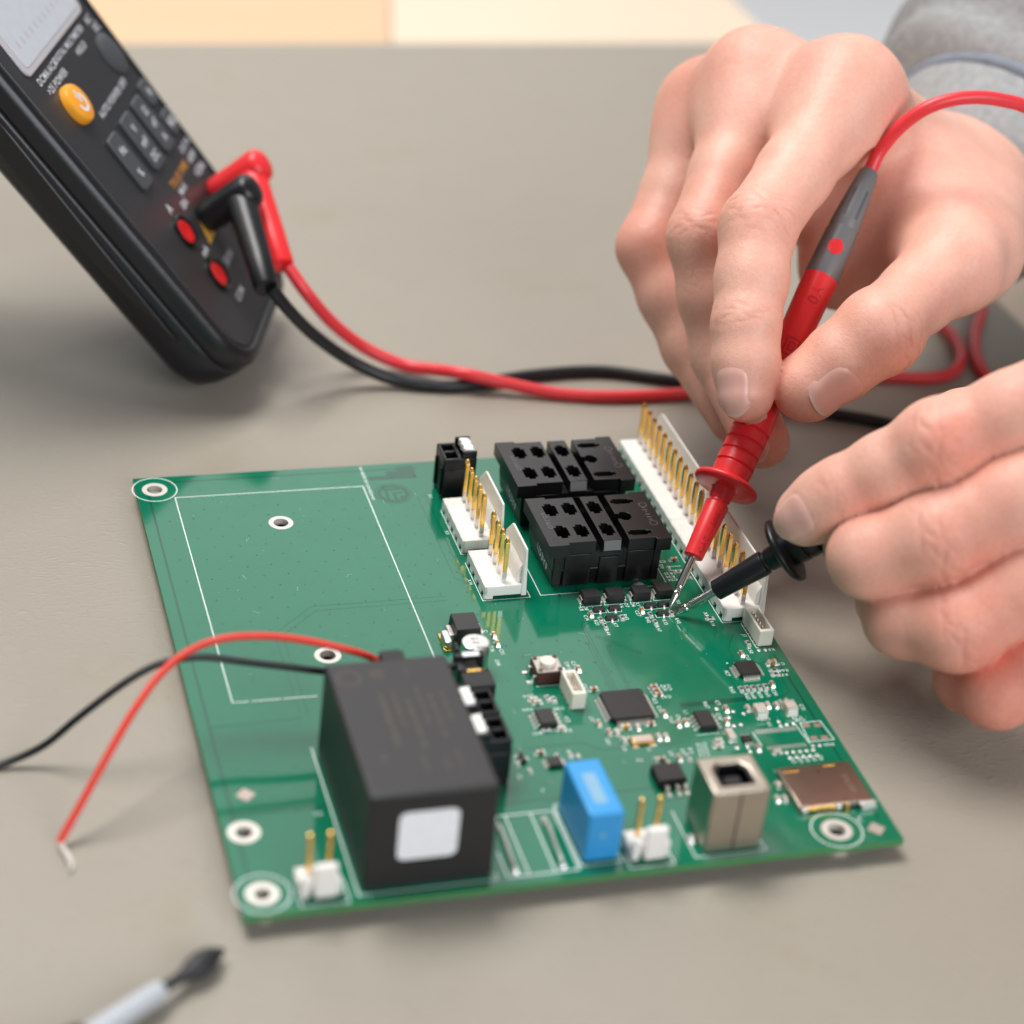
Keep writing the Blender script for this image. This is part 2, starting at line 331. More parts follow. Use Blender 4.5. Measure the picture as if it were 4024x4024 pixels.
# faded print: the maker's emblem in darker green
k = M()
k.prism([(58.4, 152.5), (70.9, 152.5), (70.9, 158.3), (66.6, 158.3), (66.6, 156.2), (63.4, 156.2), (63.4, 154.4), (58.4, 154.4)], 0, .02)
k.ring(63.0, 145.6, 3.0, 4.1, 0.02); k.ring(63.0, 145.6, 4.5, 4.75, 0.02)
k.strip([(65.0, 147.6), (61.4, 147.6), (61.4, 143.2)], .8, .022); k.strip([(65.4, 145.8), (63.2, 145.8), (63.2, 142.8)], .7, .022); k.strip([(66, 144.0), (64.8, 144.0), (64.8, 142.6)], .6, .022)
k.build('printed_emblem', m_green2, board, org=(64, 150, 0), smooth=False)
# silkscreen outlines and lettering
k = M(); z = 0.03; SW = 0.26
k.strip([(9.0, 65.8), (9.0, 149.9), (56.2, 149.9), (56.2, 66)], SW, z); k.strip([(9.0, 65.9), (12.6, 65.8)], SW, z); k.strip([(13.2, 65.8), (19.6, 65.7)], SW, z); k.strip([(20, 65.7), (27.4, 65.6)], SW, z)
k.ring(4.6, 154.2, 5.3, 5.55, z, seg=60); k.ring(4.6, 5.7, 5.3, 5.58, z, seg=60); k.ring(124.2, 5.1, 5.25, 5.52, z, seg=60)
k.strip([(22.6, 48.2), (22.6, 2.1), (50.4, 2.1), (50.4, 4)], 0.3, z)
k.strip([(11.2, 0.7), (20.6, 0.7), (20.6, 6.5)], .3, z); k.strip([(11.2, .7), (11.2, 6)], .3, z); k.strip([(77.6, 0.8), (86.9, .8), (86.9, 5)], .3, z); k.strip([(77.6, .8), (77.6, 5)], .3, z)
k.strip([(55.0, 20.5), (67.3, 20.5), (67.3, 2.3), (55.0, 2.3)], .32, z, closed=True); k.strip([(57.0, 20.3), (57.0, 2.5)], .28, z); k.strip([(62.4, 20.3), (62.4, 2.5)], .28, z)
k.strip([(52.6, 10), (52.6, 2.3), (55, 2.3)], .3, z)
k.strip([(76.6, 3.2), (67.9, 3.2), (67.9, 22.0), (76.6, 22.0)], .3, z, closed=True)
k.strip([(73.0, 112.5), (73.0, 96.2), (84.6, 96.2)], .2, z); k.strip([(84.6, 96.2), (84.6, 99)], .2, z); k.strip([(73.0, 136.4), (73.0, 116.2), (75, 116.2)], .2, z)
k.strip([(87.3, 124), (87.3, 96.6), (97, 96.6)], .2, z); k.strip([(97.6, 96.7), (101, 96.7)], .2, z); k.strip([(119.3, 97), (119.3, 108)], .2, z); k.strip([(108, 96.8), (119.3, 96.9)], .2, z)
k.strip([(127.0, 119), (127.0, 79.8), (132.2, 79.8)], .2, z); k.strip([(131.4, 79), (131.4, 69), (132, 69)], .2, z)
k.strip([(130.6, 40.5), (135.4, 40.5), (135.9, 33.8), (130.1, 33.8)], .22, z, closed=True); k.strip([(129.3, 40.6), (129.9, 33.2)], .2, z); k.strip([(118.7, 39), (118.9, 33.9)], .2, z)
k.strip([(105.9, 39.8), (111.2, 39.8)], .18, z); k.strip([(71.7, 46.1), (76.7, 46.1)], .18, z); k.strip([(76, 61.9), (82.4, 61.9)], .2, z); k.strip([(91.8, 16.4), (91.8, 1.8), (107, 1.6), (107, 12)], .25, z)
k.strip([(118.3, 25), (135.6, 25), (135.6, 11)], .2, z); k.disc(122.3, 64.2, .25, z)
for sx, sy in ((98.3, 92.7), (104.3, 92.7), (110.8, 92.7), (116.7, 92.9)):
    k.strip([(sx-2.9, sy-1.4), (sx-2.9, sy-2.1), (sx+2.2, sy-2.1), (sx+2.2, sy-1.4)], .16, z)
for sx, sy in ((99.2, 88.5), (103.0, 88.5), (101.0, 84.8), (111.9, 88.4), (115.2, 88.5), (113.8, 84.9)):
    k.strip([(sx-1.7, sy+.3), (sx-1.7, sy-.95), (sx+1.6, sy-.95), (sx+1.6, sy-.2)], .14, z)
k.strip([(121.6, 104.4), (125.4, 104.4)], .14, z); k.strip([(121.6, 102.7), (125.2, 102.7)], .14, z)
TX = [('D8', 96.5, 89.9, -90), ('K8', 95.3, 89.9, -90), ('C14', 95.4, 86.1, -90), ('R21', 97.2, 83.9, -90), ('R44', 98.6, 79.8, -90), ('K7', 101.4, 82.4, -90), ('R43', 104.9, 85.2, -90),
      ('K6', 105.2, 89.8, -90), ('D7', 106.6, 89.8, -90), ('D6', 108.2, 89.8, -90), ('K1', 109.4, 89.9, -90), ('C27', 108.2, 86.2, -90), ('R42', 109.7, 83.3, -90), ('K13', 113.5, 81.9, -90),
      ('R47', 111.0, 79.5, -90), ('R45', 116.7, 82.0, -90), ('D5', 119.5, 89.5, -90), ('R35', 121.1, 101.5, 180), ('R34', 121.2, 100.1, 180), ('C24', 121.3, 98.7, 180), ('D3', 120.6, 104.7, -90), ('C2', 121.4, 106.7, 180),
      ('X14', 72.1, 104.2, -90), ('X5', 72.1, 126.1, -90), ('X1', 72.1, 143.2, -90), ('X8', 124.4, 83.6, -90), ('R14', 124.6, 79.8, -90), ('J7', 130.4, 74, -90), ('R50', 129.6, 68.2, -90), ('R8', 134.7, 67.8, 180),
      ('C17', 127.9, 65.6, -90), ('C15', 134.6, 62.1, 180), ('R64', 134.4, 59.6, 180), ('R7', 134.0, 58.0, 180), ('IC7', 121.0, 60.4, -90), ('R63', 119.8, 54.3, -90),
      ('R62', 122.4, 51.5, -90), ('R60', 123.8, 51.6, -90), ('R59', 125.5, 51.6, -90), ('R65', 127.3, 51.8, -90), ('C54', 129.2, 52.0, -90), ('C42', 105.0, 57.9, 180), ('C12', 105.1, 56.7, 180), ('C41', 103.9, 54.0, 180),
      ('IC5', 100.9, 53.0, -90), ('C5', 86.9, 60.5, -90), ('C51', 72.0, 75.8, -90), ('C54', 69.9, 71.9, -90), ('C16', 70.0, 77.2, -90), ('C', 70.4, 84.1, -90), ('C37', 87.0, 68.8, -90), ('SW1', 85.4, 68.6, -90),
      ('IC2', 79.4, 49.4, -90), ('C60', 78.6, 53.4, 180), ('R33', 78.0, 45.6, 180), ('R31', 71.4, 45.6, 180), ('LD4', 73.2, 58.8, 180), ('R66', 71.6, 54.0, 180), ('C3', 84.8, 48.8, -90), ('Y1', 93.8, 36.8, -90), ('C9', 88.6, 37.8, -90),
      ('C61', 85.9, 40.6, -90), ('C10', 101.0, 50, -90), ('C63', 102.2, 45.9, -90), ('C62', 104.2, 46.2, -90), ('L1', 106.4, 48, -90), ('R67', 111.9, 49.8, -90), ('C7', 114.8, 50.2, -90), ('C30', 113.3, 45.4, -90),
      ('C70', 105.8, 36.6, 180), ('C71', 105.6, 35.4, 180), ('C73', 105.4, 34.2, 180), ('C74', 105.2, 33, 180), ('C28', 123.2, 42.9, 180), ('C29', 130.6, 42.4, 180), ('C31', 133.4, 45.8, -90), ('C50', 131.0, 41.4, 180),
      ('U1', 123.6, 41.1, -90), ('R54', 134.0, 32.2, 180), ('R6', 130.4, 28, -90), ('R5', 128.8, 28, -90), ('R4', 127.2, 28, -90), ('R3', 125.6, 28, -90), ('R2', 124.0, 28, -90), ('C8', 98.2, 34.6, -90), ('R9', 101.0, 34.8, -90), ('R11', 102.8, 34.8, -90),
      ('IC4', 76.4, 38.2, -90), ('TP', 90.6, 33.6, 180), ('X2', 130.4, 7.4, -90), ('Q2', 63.6, 32, -90), ('P', 67.2, 27, 0), ('X6', 19.8, 27.2, 0)]
for s_, x, y, r in TX: text(k, s_, 0.95, flat(x, y, z, r))
yy = 159.2
for i in range(44):      # a line of type too small to read
    wd = random.choice((.55, .8, .95)); h0 = random.uniform(.1, .22)
    if i not in (16, 24): k.box(57.3-wd/2+.25, 57.3+wd/2+.15, yy-h0, yy, .005, z)
    yy -= .37
k.build('silkscreen', m_silk, board, org=(0, 0, 0), smooth=False)['kind'] = 'stuff'
for fx, fy in ((132.7, 4.1), (6.5, 35.2)):
    q = [(2.1, 0), (0, 2.1), (-2.1, 0), (0, -2.1)]
    M().prism([(fx+a, fy+b) for a, b in q], 0.0, 0.03).build('fiducial_pad', m_fid, board)

# ---- small surface-mount parts
def place(name, me, x, y, rot=0, z=0, subs=()):
    o = link(name, me, board, (x, y, z), R_(rot))
    for n2, me2 in subs:
        c = bpy.data.objects.new(n2, me2); COL.objects.link(c); c.parent = o
    return o
def chip(L, W, H, body, top=None):
    k = M(); e = L*0.23
    k.box(-L/2+e, L/2-e, -W/2+.02, W/2-.02, .05, H-.02, 0)
    if top: k.box(-L/2+e+.02, L/2-e-.02, -W/2+.08, W/2-.08, H-.03, H+.015, 3)
    for s in (-1, 1):
        a, b = sorted((s*L/2, s*(L/2-e))); k.frus(a, b, -W/2, W/2, .04, a+.03, b-.0, -W/2+.04, W/2-.04, H, 1)
        a, b = sorted((s*(L/2+.42), s*(L/2-e+.05))); k.box(a, b, -W/2-.12, W/2+.12, .01, .05, 2)
        c, d = sorted((s*L/2, s*(L/2+.32))); c2, d2 = sorted((s*L/2, s*(L/2+.03)))
        k.frus(c, d, -W/2+.02, W/2-.02, .05, c2, d2, -W/2+.08, W/2-.08, H*.7, 2)
    return k.mesh('chip', [body, m_tin, m_sold, top or body], ang=25)
me_cap = chip(1.6, .85, .85, m_brown); me_capt = chip(1.6, .85, .8, m_tan); me_res = chip(1.6, .82, .45, m_white, m_epoxy); me_cap08 = chip(2.0, 1.25, 1.1, m_brown); me_big = chip(3.2, 2.5, 1.9, m_tan); me_xs = chip(1.1, .6, .45, m_tan)
for x, y, r in [(96.7, 87, 90), (109.3, 86.9, 90), (88.3, 58.8, 0), (101.2, 47.8, 90), (85.6, 46.6, 90), (87.2, 66.5, 90), (103.1, 43.9, 90), (104.9, 44.2, 90), (126.8, 66.8, 90), (129.5, 54.6, 90), (115.6, 47.4, 90), (114.0, 43.0, 90),
                (101.5, 47.6, 90)[:3], (71.7, 81.9, 90), (71.6, 78.6, 90), (97.0, 44.9, 0), (117.6, 33.1, 90), (95.2, 32.7, 0), (99.2, 32.4, 90), (70.0, 38.8, 0), (86.9, 43.3, 90)]:
    if (x, y) != (101.5, 47.6): place('ceramic_capacitor', me_cap, x, y, r)
for x, y, r in [(102.1, 57.7, 0), (102.2, 56.3, 0), (102.3, 54.9, 0), (132.5, 62.3, 0), (124.4, 106.9, 0)]: place('ceramic_capacitor', me_cap08 if x > 130 else me_cap, x, y, r)
for x, y, r in [(98.4, 84.8, 90), (98.7, 82.1, 90), (103.7, 84.9, 90), (110.9, 85.1, 90), (111.0, 82.0, 90), (116.1, 85.0, 90), (124.6, 81.7, 0), (130.0, 70.8, 90), (132.1, 59.7, 0), (131.9, 58.2, 0),
                (121.8, 54.1, 90), (123.3, 54.2, 90), (124.7, 54.1, 90), (126.3, 54.1, 90), (127.8, 54.2, 90), (123.8, 101.7, 0), (125.2, 98.8, 0), (101.4, 32.6, 90), (73.6, 46.4, 0)[:3], (77.2, 57.3, 90), (78.4, 56.6, 90), (73.4, 37.1, 90), (77.1, 36.8, 0)]:
    place('chip_resistor', me_res, x, y, r)
for x, y, r in [(88.6, 43.1, 90), (89.3, 40.1, 90), (97.2, 40.1, 90), (98.8, 39.9, 90), (93.7, 44.0, 90), (120.7, 47.0, 90), (125.6, 47.4, 90), (127.6, 47.1, 90), (121.4, 31.2, 0), (115.3, 16.2, 90), (116.9, 16.0, 90), (117.2, 20.6, 90), (76.9, 46.2, 0), (73.9, 57.2, 0), (74.4, 56.0, 0), (109.8, 40.2-3.4, 0), (109.2, 35.2, 0)]:
    place('ceramic_capacitor', me_capt, x, y, r)
place('ceramic_capacitor', chip(2.0, 1.2, .9, m_xtalb), 91.0, 44.6, 0); place('ceramic_capacitor', chip(3.2, 1.6, 1.3, m_tan), 113.0, 38.0, 90)
for x, y in ((122.7, 44.9), (129.9, 45.0)): place('ceramic_capacitor', me_big, x, y, 90)
for x, y in ((129.1, 48.3), (130.7, 48.6), (96.4, 31.6), (94.2, 32.9), (64.2, 36.2), (66.2, 33.4), (122.0, 103.6)): place('ceramic_capacitor', me_xs, x, y, 90)
k = M()    # bare pads and solder dots of unfitted places
for x, y in [(117.1, 46.7), (119.2, 45.6), (113.8, 48.2), (115.4, 41.8), (117.1, 41.9), (115.4, 44.8), (113.3, 34.2), (115.7, 34.1), (115.7, 32.6), (126.0, 41.7), (125.9, 40.2), (127.4, 40.4), (129.1, 40.5), (130.3, 32.4), (131.9, 32.3), (117.9, 21.4), (133.2, 67.9), (131.6, 68)]+[(123.6+i*1.55, 31.0) for i in range(5)]+[(123.6+i*1.58, 29.2) for i in range(5)]:
    k.lathe((x, y, 0), (0, 0, 1), [(.02, .48), (.12, .42), (.2, .2)], 12)
for i in range(24):
    k.box(119.4+i*.4, 119.62+i*.4, 38.1, 39.6, .02, .06); k.box(119.9+i*.38, 120.1+i*.38, 32.4, 33.6, .02, .06)
k.build('solder_pad', m_sold, board, org=(0, 0, 0))['kind'] = 'stuff'
for x, y in ((131.6, 39.4), (134.2, 39.1), (131.6, 35.0), (134.0, 34.8)): M().box(x-.8, x+.8, y-.6, y+.6, 0.01, .04).build('bare_pad', m_copper, board)

def sot():
    k = M(); k.frus(-1.45, 1.45, -.65, .65, .1, -1.4, 1.4, -.6, .6, .55); k.frus(-1.4, 1.4, -.6, .6, .55, -1.28, 1.28, -.42, .42, 1.05)
    for x, s in ((0, -1), (-.95, 1), (.95, 1)):
        a, b = sorted((s*.6, s*.95)); k.box(x-.22, x+.22, a, b, .45, .6, 1); a, b = sorted((s*.85, s*1.0)); k.box(x-.22, x+.22, a, b, .05, .6, 1)
        a, b = sorted((s*.85, s*1.45)); k.box(x-.25, x+.25, a, b, .02, .14, 2)
    return k.mesh('sot', [m_epoxy, m_tin, m_sold])
me_sot = sot()
for x, y in ((99.2, 88.5), (103.0, 88.5), (101.0, 84.8), (111.9, 88.4), (115.2, 88.5), (113.8, 84.9)): place('transistor', me_sot, x, y)
place('transistor', me_sot, 65.6, 37.5, 90)
def sma():
    k = M(); k.frus(-2.1, 2.1, -1.75, 1.75, .15, -2.15, 2.15, -1.8, 1.8, 1.1); k.frus(-2.15, 2.15, -1.8, 1.8, 1.1, -2.0, 2.0, -1.6, 1.6, 2.25)
    for s in (-1, 1):
        a, b = sorted((s*2.1, s*2.6)); k.box(a, b, -1.0, 1.0, 1.0, 1.15, 1); a, b = sorted((s*2.45, s*2.6)); k.box(a, b, -1, 1, .1, 1.15, 1); a, b = sorted((s*1.6, s*2.9)); k.box(a, b, -1.15, 1.15, .01, .14, 2)
    return k.mesh('sma', [m_epoxy, m_tin, m_sold])
me_sma = sma()
for x, y in ((98.3, 92.9), (104.3, 92.9), (110.8, 92.9), (116.7, 93.1)): place('diode', me_sma, x, y)
def ic_body(wx, wy, h, cut=0):
    k = M(); a, b = wx/2, wy/2
    def loop(ins, c): return [(-a+ins+c, -b+ins), (a-ins-c, -b+ins), (a-ins, -b+ins+c), (a-ins, b-ins-c), (a-ins-c, b-ins), (-a+ins+c, b-ins), (-a+ins, b-ins-c), (-a+ins, -b+ins+c)]
    L = [(.14, .12, cut), (h*.5, 0, cut), (h*.62, 0, cut), (h, .14, cut)]
    vs = []; 
    for zz, i_, c in L: vs += [(x, y, zz) for x, y in loop(i_, max(c, .05))]
    fs = [tuple(range(8))[::-1], tuple(range(24, 32))]
    for j in range(3): fs += [(j*8+i, j*8+(i+1) % 8, j*8+8+(i+1) % 8, j*8+8+i) for i in range(8)]
    return k.add(vs, fs)
def gull(k, n, pitch, half, out, wd, zs, side):
    c, s = math.cos(R_(side)), math.sin(R_(side))
    for i in range(n):
        u = (i-(n-1)/2)*pitch
        for (a, b, z0, z1) in ((half-.05, half+out*.42, zs-.08, zs+.06), (half+out*.34, half+out*.5, .04, zs+.06), (half+out*.36, half+out, .03, .17)):
            vs = []
            for z in (z0, z1):
                for (p, q) in ((a, u-wd/2), (b, u-wd/2), (b, u+wd/2), (a, u+wd/2)): vs.append((p*c-q*s, p*s+q*c, z))
            k.add(vs, [(3, 2, 1, 0), (4, 5, 6, 7), (0, 1, 5, 4), (1, 2, 6, 5), (2, 3, 7, 6), (3, 0, 4, 7)])
def ic(name, x, y, wx, wy, h, rows, cut=0, rot=0):
    o = link(name, ic_body(wx, wy, h, cut).mesh(name, m_epoxy), board, (x, y, 0), R_(rot))
    k = M()
    for n, p, half, out, wd, side in rows: gull(k, n, p, half, out, wd, h*.5, side)
    c = bpy.data.objects.new('lead_row', k.mesh('lead_row', m_tin, smooth=False)); COL.objects.link(c); c.parent = o; c['kind'] = 'stuff'
    return o
ic('quad_flat_chip', 93.5, 51.2, 10, 10, 1.55, [(16, .5, 5, 1.15, .22, a) for a in (0, 90, 180, 270)], .5)
ic('quad_flat_chip', 125.7, 60.5, 5, 5, 1.3, [(8, .5, 2.5, 1.1, .24, a) for a in (0, 90, 180, 270)], .3)
ic('small_outline_chip', 74.4, 49.5, 3.9, 5.2, 1.6, [(4, 1.27, 1.95, 1.3, .45, a) for a in (0, 180)])
ic('small_outline_chip', 109.1, 43.5, 3.9, 5.6, 1.6, [(4, 1.27, 1.95, 1.3, .45, a) for a in (0, 180)])
ic('small_outline_chip', 72.0, 34.9, 3.0, 3.0, 1.0, [(4, .65, 1.5, .9, .3, a) for a in (0, 180)])
ic('small_outline_chip', 116.3, 36.4, 2.4, 2.0, .8, [(3, .65, 1.2, .7, .3, a) for a in (90, 270)])
# power transistor beside the USB socket
k = M(); k.frus(91.2, 97.6, 23.2, 29.2, .2, 91.4, 97.4, 23.5, 29.0, 2.3); o = k.build('voltage_regulator', m_epoxy, board, bevel=.12)
for x in (93.0, 95.3, 97.0):
    M().box(x-.4, x+.4, 22.4, 23.4, .8, 1.1).box(x-.4, x+.4, 22.1, 22.5, .1, 1.1).box(x-.45, x+.45, 20.6, 22.4, .03, .25).build('lead', m_tin, o)
# crystal in its gold rimmed case
k = M(); k.box(90.6, 95.8, 38.2, 40.9, .05, .8); o = k.build('crystal', m_xtalb, board, bevel=.2); M().box(90.9, 95.5, 38.5, 40.6, .8, 1.0).build('lid', m_xtal, o, bevel=.1)
k = M()
for x in (91.2, 95.2):
    for y in (37.9, 41.2): k.box(x-.7, x+.7, y-.4, y+.4, .02, .08)
k.build('foot_pad', m_sold, o)
# push button
k = M(); k.box(76.2, 82.2, 62.4, 68.4, .2, 3.2); sw = k.build('push_switch', m_swb, board, bevel=.12)
M().box(76.25, 82.15, 62.45, 68.35, 3.2, 3.5).build('top_plate', m_swt, sw, bevel=.08)
for x in (76.9, 81.5):
    for y in (63.1, 67.7): M().lathe((x, y, 3.5), (0, 0, 1), [(0, .55), (.2, .5), (.25, .3)], 14).build('rivet', m_swb, sw)
M().lathe((79.2, 65.4, 3.5), (0, 0, 1), [(0, 1.75), (.85, 1.75), (1.0, 1.6), (1.05, 1.2)], 32).build('button_cap', m_cream, sw)
for x, s in ((76.2, -1), (82.2, 1)):
    for y in (63.6, 67.2):
        a = sorted((x, x+s*.9)); b = sorted((x+s*.7, x+s*.9)); c = sorted((x+s*.7, x+s*2.0))
        M().box(a[0], a[1], y-.35, y+.35, 1.5, 1.75).box(b[0], b[1], y-.35, y+.35, .1, 1.75).box(c[0], c[1], y-.4, y+.4, .02, .3).build('lead', m_sold, sw)
# two narrow shrouded connectors (open box, pins inside)
def shroud(name, x0, x1, y0, y1, h, ms, n, cham=0):
    k = fill([[(x0, y0), (x1, y0), (x1, y1), (x0, y1)], [(x0+.55, y0+.9), (x1-.55, y0+.9), (x1-.55, y1-.9), (x0+.55, y1-.9)]], .15, h)
    k.box(x0+.5, x1-.5, y0+.8, y1-.8, .15, 1.3, 0)
    o = k.build(name, [ms, ms], board, bevel=.1)
    for i in range(n):
        y = y0+1.5+(y1-y0-3.0)*i/(n-1); xm = (x0+x1)/2
        M().box(xm-.25, xm+.25, y-.25, y+.25, 1.2, h-.9).frus(xm-.25, xm+.25, y-.25, y+.25, h-.9, xm-.08, xm+.08, y-.08, y+.08, h-.5).build('pin', m_pintin, o)
    for i in range(n+1):
        y = y0+.6+(y1-y0-1.2)*i/n; M().box(x0-.35, x0+.05, y-.2, y+.2, .02, .35).build('foot', m_pintin, o)
    return o
shroud('shrouded_socket', 131.8, 135.3, 69.3, 79.4, 4.4, m_ivory, 6); shroud('shrouded_socket', 81.1, 84.3, 52.5, 61.3, 4.4, m_ivory, 4)

# ---- pin headers with a friction wall
def header(name, x, y0, n, px=4.9, wall=True, p=3.96):
    """pins at x+px along y; low base, tall wall on the far-x side"""
    L = n*p; k = M(); b = 3.6
    k.box(x+.45, x+px+4.1, y0, y0+L, .9, b)
    for i in range(n+1):
        a = y0+max(0, i*p-1.15); c = y0+min(L, i*p+1.15); k.frus(x, x+.45, a, c, .05, x+.1, x+.45, a, c, b)
        k.box(x+.45, x+2.2, a, c, .05, .9)
    k.box(x, x+.45, y0, y0+L, 1.4, b-.02)
    o = k.build(name, m_nylon, board, bevel=.16)
    prof = [(0, .4), (0, 13.2), (.3, 13.5), (L-4.6, 13.5), (L-4.0, 13.2), (L, 9.0), (L, .4)]
    w = M().prism([(y0+a, z) for a, z in prof], x+px+4.1, x+px+6.0, 0, lambda a, z, c: (c if c < x+px+5 else x+px+5.5-.85*z/13.5, a, z))
    w.prism([(x+px+2.9, b-.1), (x+px+4.15, b-.1), (x+px+4.15, 8.4), (x+px+3.7, 7.8), (x+px+3.1, 6.3)], y0+1.2, y0+L-1.2, 0, lambda a, z, c: (a, c, z))
    w.build('friction_wall', m_nylon, o, bevel=.22, seg=3)
    hw = .57; xp = x+px
    for i in range(n):
        yp = y0+p*(i+.5); g = M().box(xp-hw, xp+hw, yp-hw, yp+hw, 6.4, 14.6).frus(xp-hw, xp+hw, yp-hw, yp+hw, 14.6, xp-.3, xp+.3, yp-.3, yp+.3, 15.6)
        pin = g.build('pin', m_gold, o, bevel=.1); M().box(xp-hw+.01, xp+hw-.01, yp-hw+.01, yp+hw-.01, b-.1, 6.4).build('pin_foot', m_pintin, o)
    M().lathe((x+2.0, y0+L-3.1, b), (0, 0, 1), [(-.02, .33), (.01, .3)], 12).build('gate_mark', m_ivory, o)
    return o
header('pin_header', 73.3, 96.5, 4); header('pin_header', 73.2, 116.5, 5); header('pin_header', 127.3, 80.1, 10); header('pin_header', 127.3, 119.7, 10)
def header2(x, y):
    """two round gold pins in a small white block, seen from its narrow side"""
    o = M().box(x-3.4, x+4.9, y-1.2, y+3.6, .8, 3.5).box(x-3.0, x-1.2, y-1.3, y+3.4, .05, .8).box(x+2.5, x+4.3, y-1.3, y+3.4, .05, .8).build('pin_header', m_nylon, board, bevel=.3)
    M().box(x-.6, x+3.9, y-2.8, y-1.2, .6, 8.4).box(x+3.9, x+4.9, y-2.4, y-.8, .6, 4.5).box(x-3.2, x-1.5, y-2.6, y-1.1, .6, 6.0).build('friction_wall', m_nylon, o, bevel=.45, seg=3)
    for dx in (-.9, 3.06):
        M().lathe((x+dx, y+1.9, 3.4), (0, 0, 1), [(0, .57), (9.0, .57), (9.5, .45), (9.6, .2)], 16).build('pin', m_gold, o)
    return o
header2(14.4, 4.6); header2(81.2, 4.6)

# ---- two relay sockets
def cross(cx, cy):
    return [(cx-.8, cy-2.75), (cx+.8, cy-2.75), (cx+.8, cy-1.9), (cx+1.6, cy-1.9), (cx+1.6, cy+1.8), (cx+.8, cy+1.8), (cx+.8, cy+2.65), (cx-.8, cy+2.65), (cx-.8, cy+1.8), (cx-1.6, cy+1.8), (cx-1.6, cy-1.9), (cx-.8, cy-1.9)]
def slot(cx, cy):
    return [(cx-2.9, cy-.6), (cx-2.2, cy-.6), (cx-2.2, cy-1.05), (cx+1.8, cy-1.05), (cx+1.8, cy-.6), (cx+2.9, cy-.6), (cx+2.9, cy+.6), (cx+1.8, cy+.6), (cx+1.8, cy+1.1), (cx-2.2, cy+1.1), (cx-2.2, cy+.6), (cx-2.9, cy+.6)]
def relay(y0, sign):
    X = 88.4; zt = 13.0; zb = 9.6
    body = M()
    body.frus(90.6, 116.6, y0+1.6, y0+20.2, .7, 90.0, 117.1, y0+1.0, y0+20.4, 5.4); 
    o = body.build('relay_socket', m_relay, board, bevel=.25)
    M().box(90.05, 117.05, y0+1.05, y0+2.3, 5.4, 9.6).box(90.05, 117.05, y0+19.2, y0+20.35, 5.4, 9.6).box(90.05, 91.3, y0+2.3, y0+19.2, 5.4, 9.6).box(115.8, 117.05, y0+2.3, y0+19.2, 5.4, 9.6).build('upper_wall', m_relay, o)
    M().box(92.9, 99.6, y0+.75, y0+1.1, .9, 9.6).box(101.6, 106.6, y0+.7, y0+1.1, .9, 8.4).box(108.4, 114.8, y0+.75, y0+1.1, .9, 9.6).box(90.3, 92.4, y0+.8, y0+1.2, .9, 9.6).box(115.2, 116.9, y0+.8, y0+1.2, .9, 9.6).build('front_rib', m_relay, o, bevel=.15)
    def plate(name, x0, x1, holes, notch):
        out = [(x0, y0+.9), (x1, y0+.9), (x1, y0+20.6), (x0, y0+20.6)]
        if notch == 'l': out = [(x0, y0), (x0+5.0, y0), (x0+5.0, y0+.9), (x1, y0+.9), (x1, y0+20.6), (x0+5.0, y0+20.6), (x0+5.0, y0+21.3), (x0, y0+21.3)]
        if notch == 'r': out = [(x0, y0+.9), (x1-3.8, y0+.9), (x1-3.8, y0), (x1, y0), (x1, y0+21.3), (x1-3.8, y0+21.3), (x1-3.8, y0+20.6), (x0, y0+20.6), (x0, y0+12.2), (x0+.9, y0+11.9), (x0+1.5, y0+12.6), (x0+2.9, y0+12.7), (x0+3.8, y0+11.6), (x0+3.7, y0+10.1), (x0+2.6, y0+9.0), (x0+1.3, y0+9.2), (x0+.9, y0+9.9), (x0, y0+9.8)]
        return fill([out]+holes, zb, zt).build(name, [m_relay, m_relay], o, bevel=.08)
    pl = plate('top_plate', X, 100.3, [cross(x, y0+y) for x in (93.2, 98.0) for y in (5.9, 15.7)], 'l')
    pm = plate('top_plate', 102.0, 106.6, [cross(104.35, y0+y) for y in (5.7, 15.6)], 'm')
    pr = plate('top_plate', 108.4, 118.9, [slot(112.0, y0+17.4), slot(111.9, y0+3.4)], 'r')
    M().frus(102.2, 106.4, y0+.3, y0+.9, 10.4, 102.2, 106.4, y0+.9, y0+1.0, 12.9).build('clip_lip', m_grey, pm, bevel=.2)
    for x, y in [(93.2, 5.0), (98.0, 5.0), (93.2, 14.8), (98.0, 14.8), (104.35, 4.8), (104.35, 14.7)]:
        M().frus(x-.6, x+.6, y0+y-.6, y0+y+.3, 5.4, x-.1, x+.1, y0+y-.3, y0+y-.1, 9.8).build('contact', m_tin, o)
    for y in (17.4, 3.4): M().box(110.2, 113.2, y0+y-.5, y0+y+.3, 5.4, 10.6).build('contact', m_padm, o, bevel=.15)
    k = M()
    text(k, 'omron', 1.75, flat(90.6, y0+10.9, zt+.06, 90)); k.build('embossed_lettering', m_emb, pl, smooth=False)
    k = M()
    for i, (a, b) in enumerate([(0, .9), (1.1, 1.1), (2.3, 1.2), (3.4, .3), (4.3, 1.2), (5.3, .9)]): k.box(116.4-b/2, 116.4+b/2, y0+8.4+a, y0+8.7+a, zt-.02, zt+.07)
    for y in (7.0, 15.2): k.ring(116.6, y0+y, .85, 1.05, zt+.03, seg=20)
    k.build('embossed_mark', m_emb, pr, smooth=False)
    k = M()
    for x, y in ((96.2, 10.7), (104.3, 10.7), (112.8, 7.4), (112.6, 13.4), (90.6, 2.4)): k.ring(x, y0+y, 0.85, 1.0, zt+.02, seg=20)
    k.build('ejector_mark', m_blkp, o, smooth=False)
    k = M(); text(k, '1153YF', 2.1, lambda a, b: (89.97, y0+8.6-a, 4.6+b-.16*a)); k.build('date_code', m_ink, o, smooth=False)
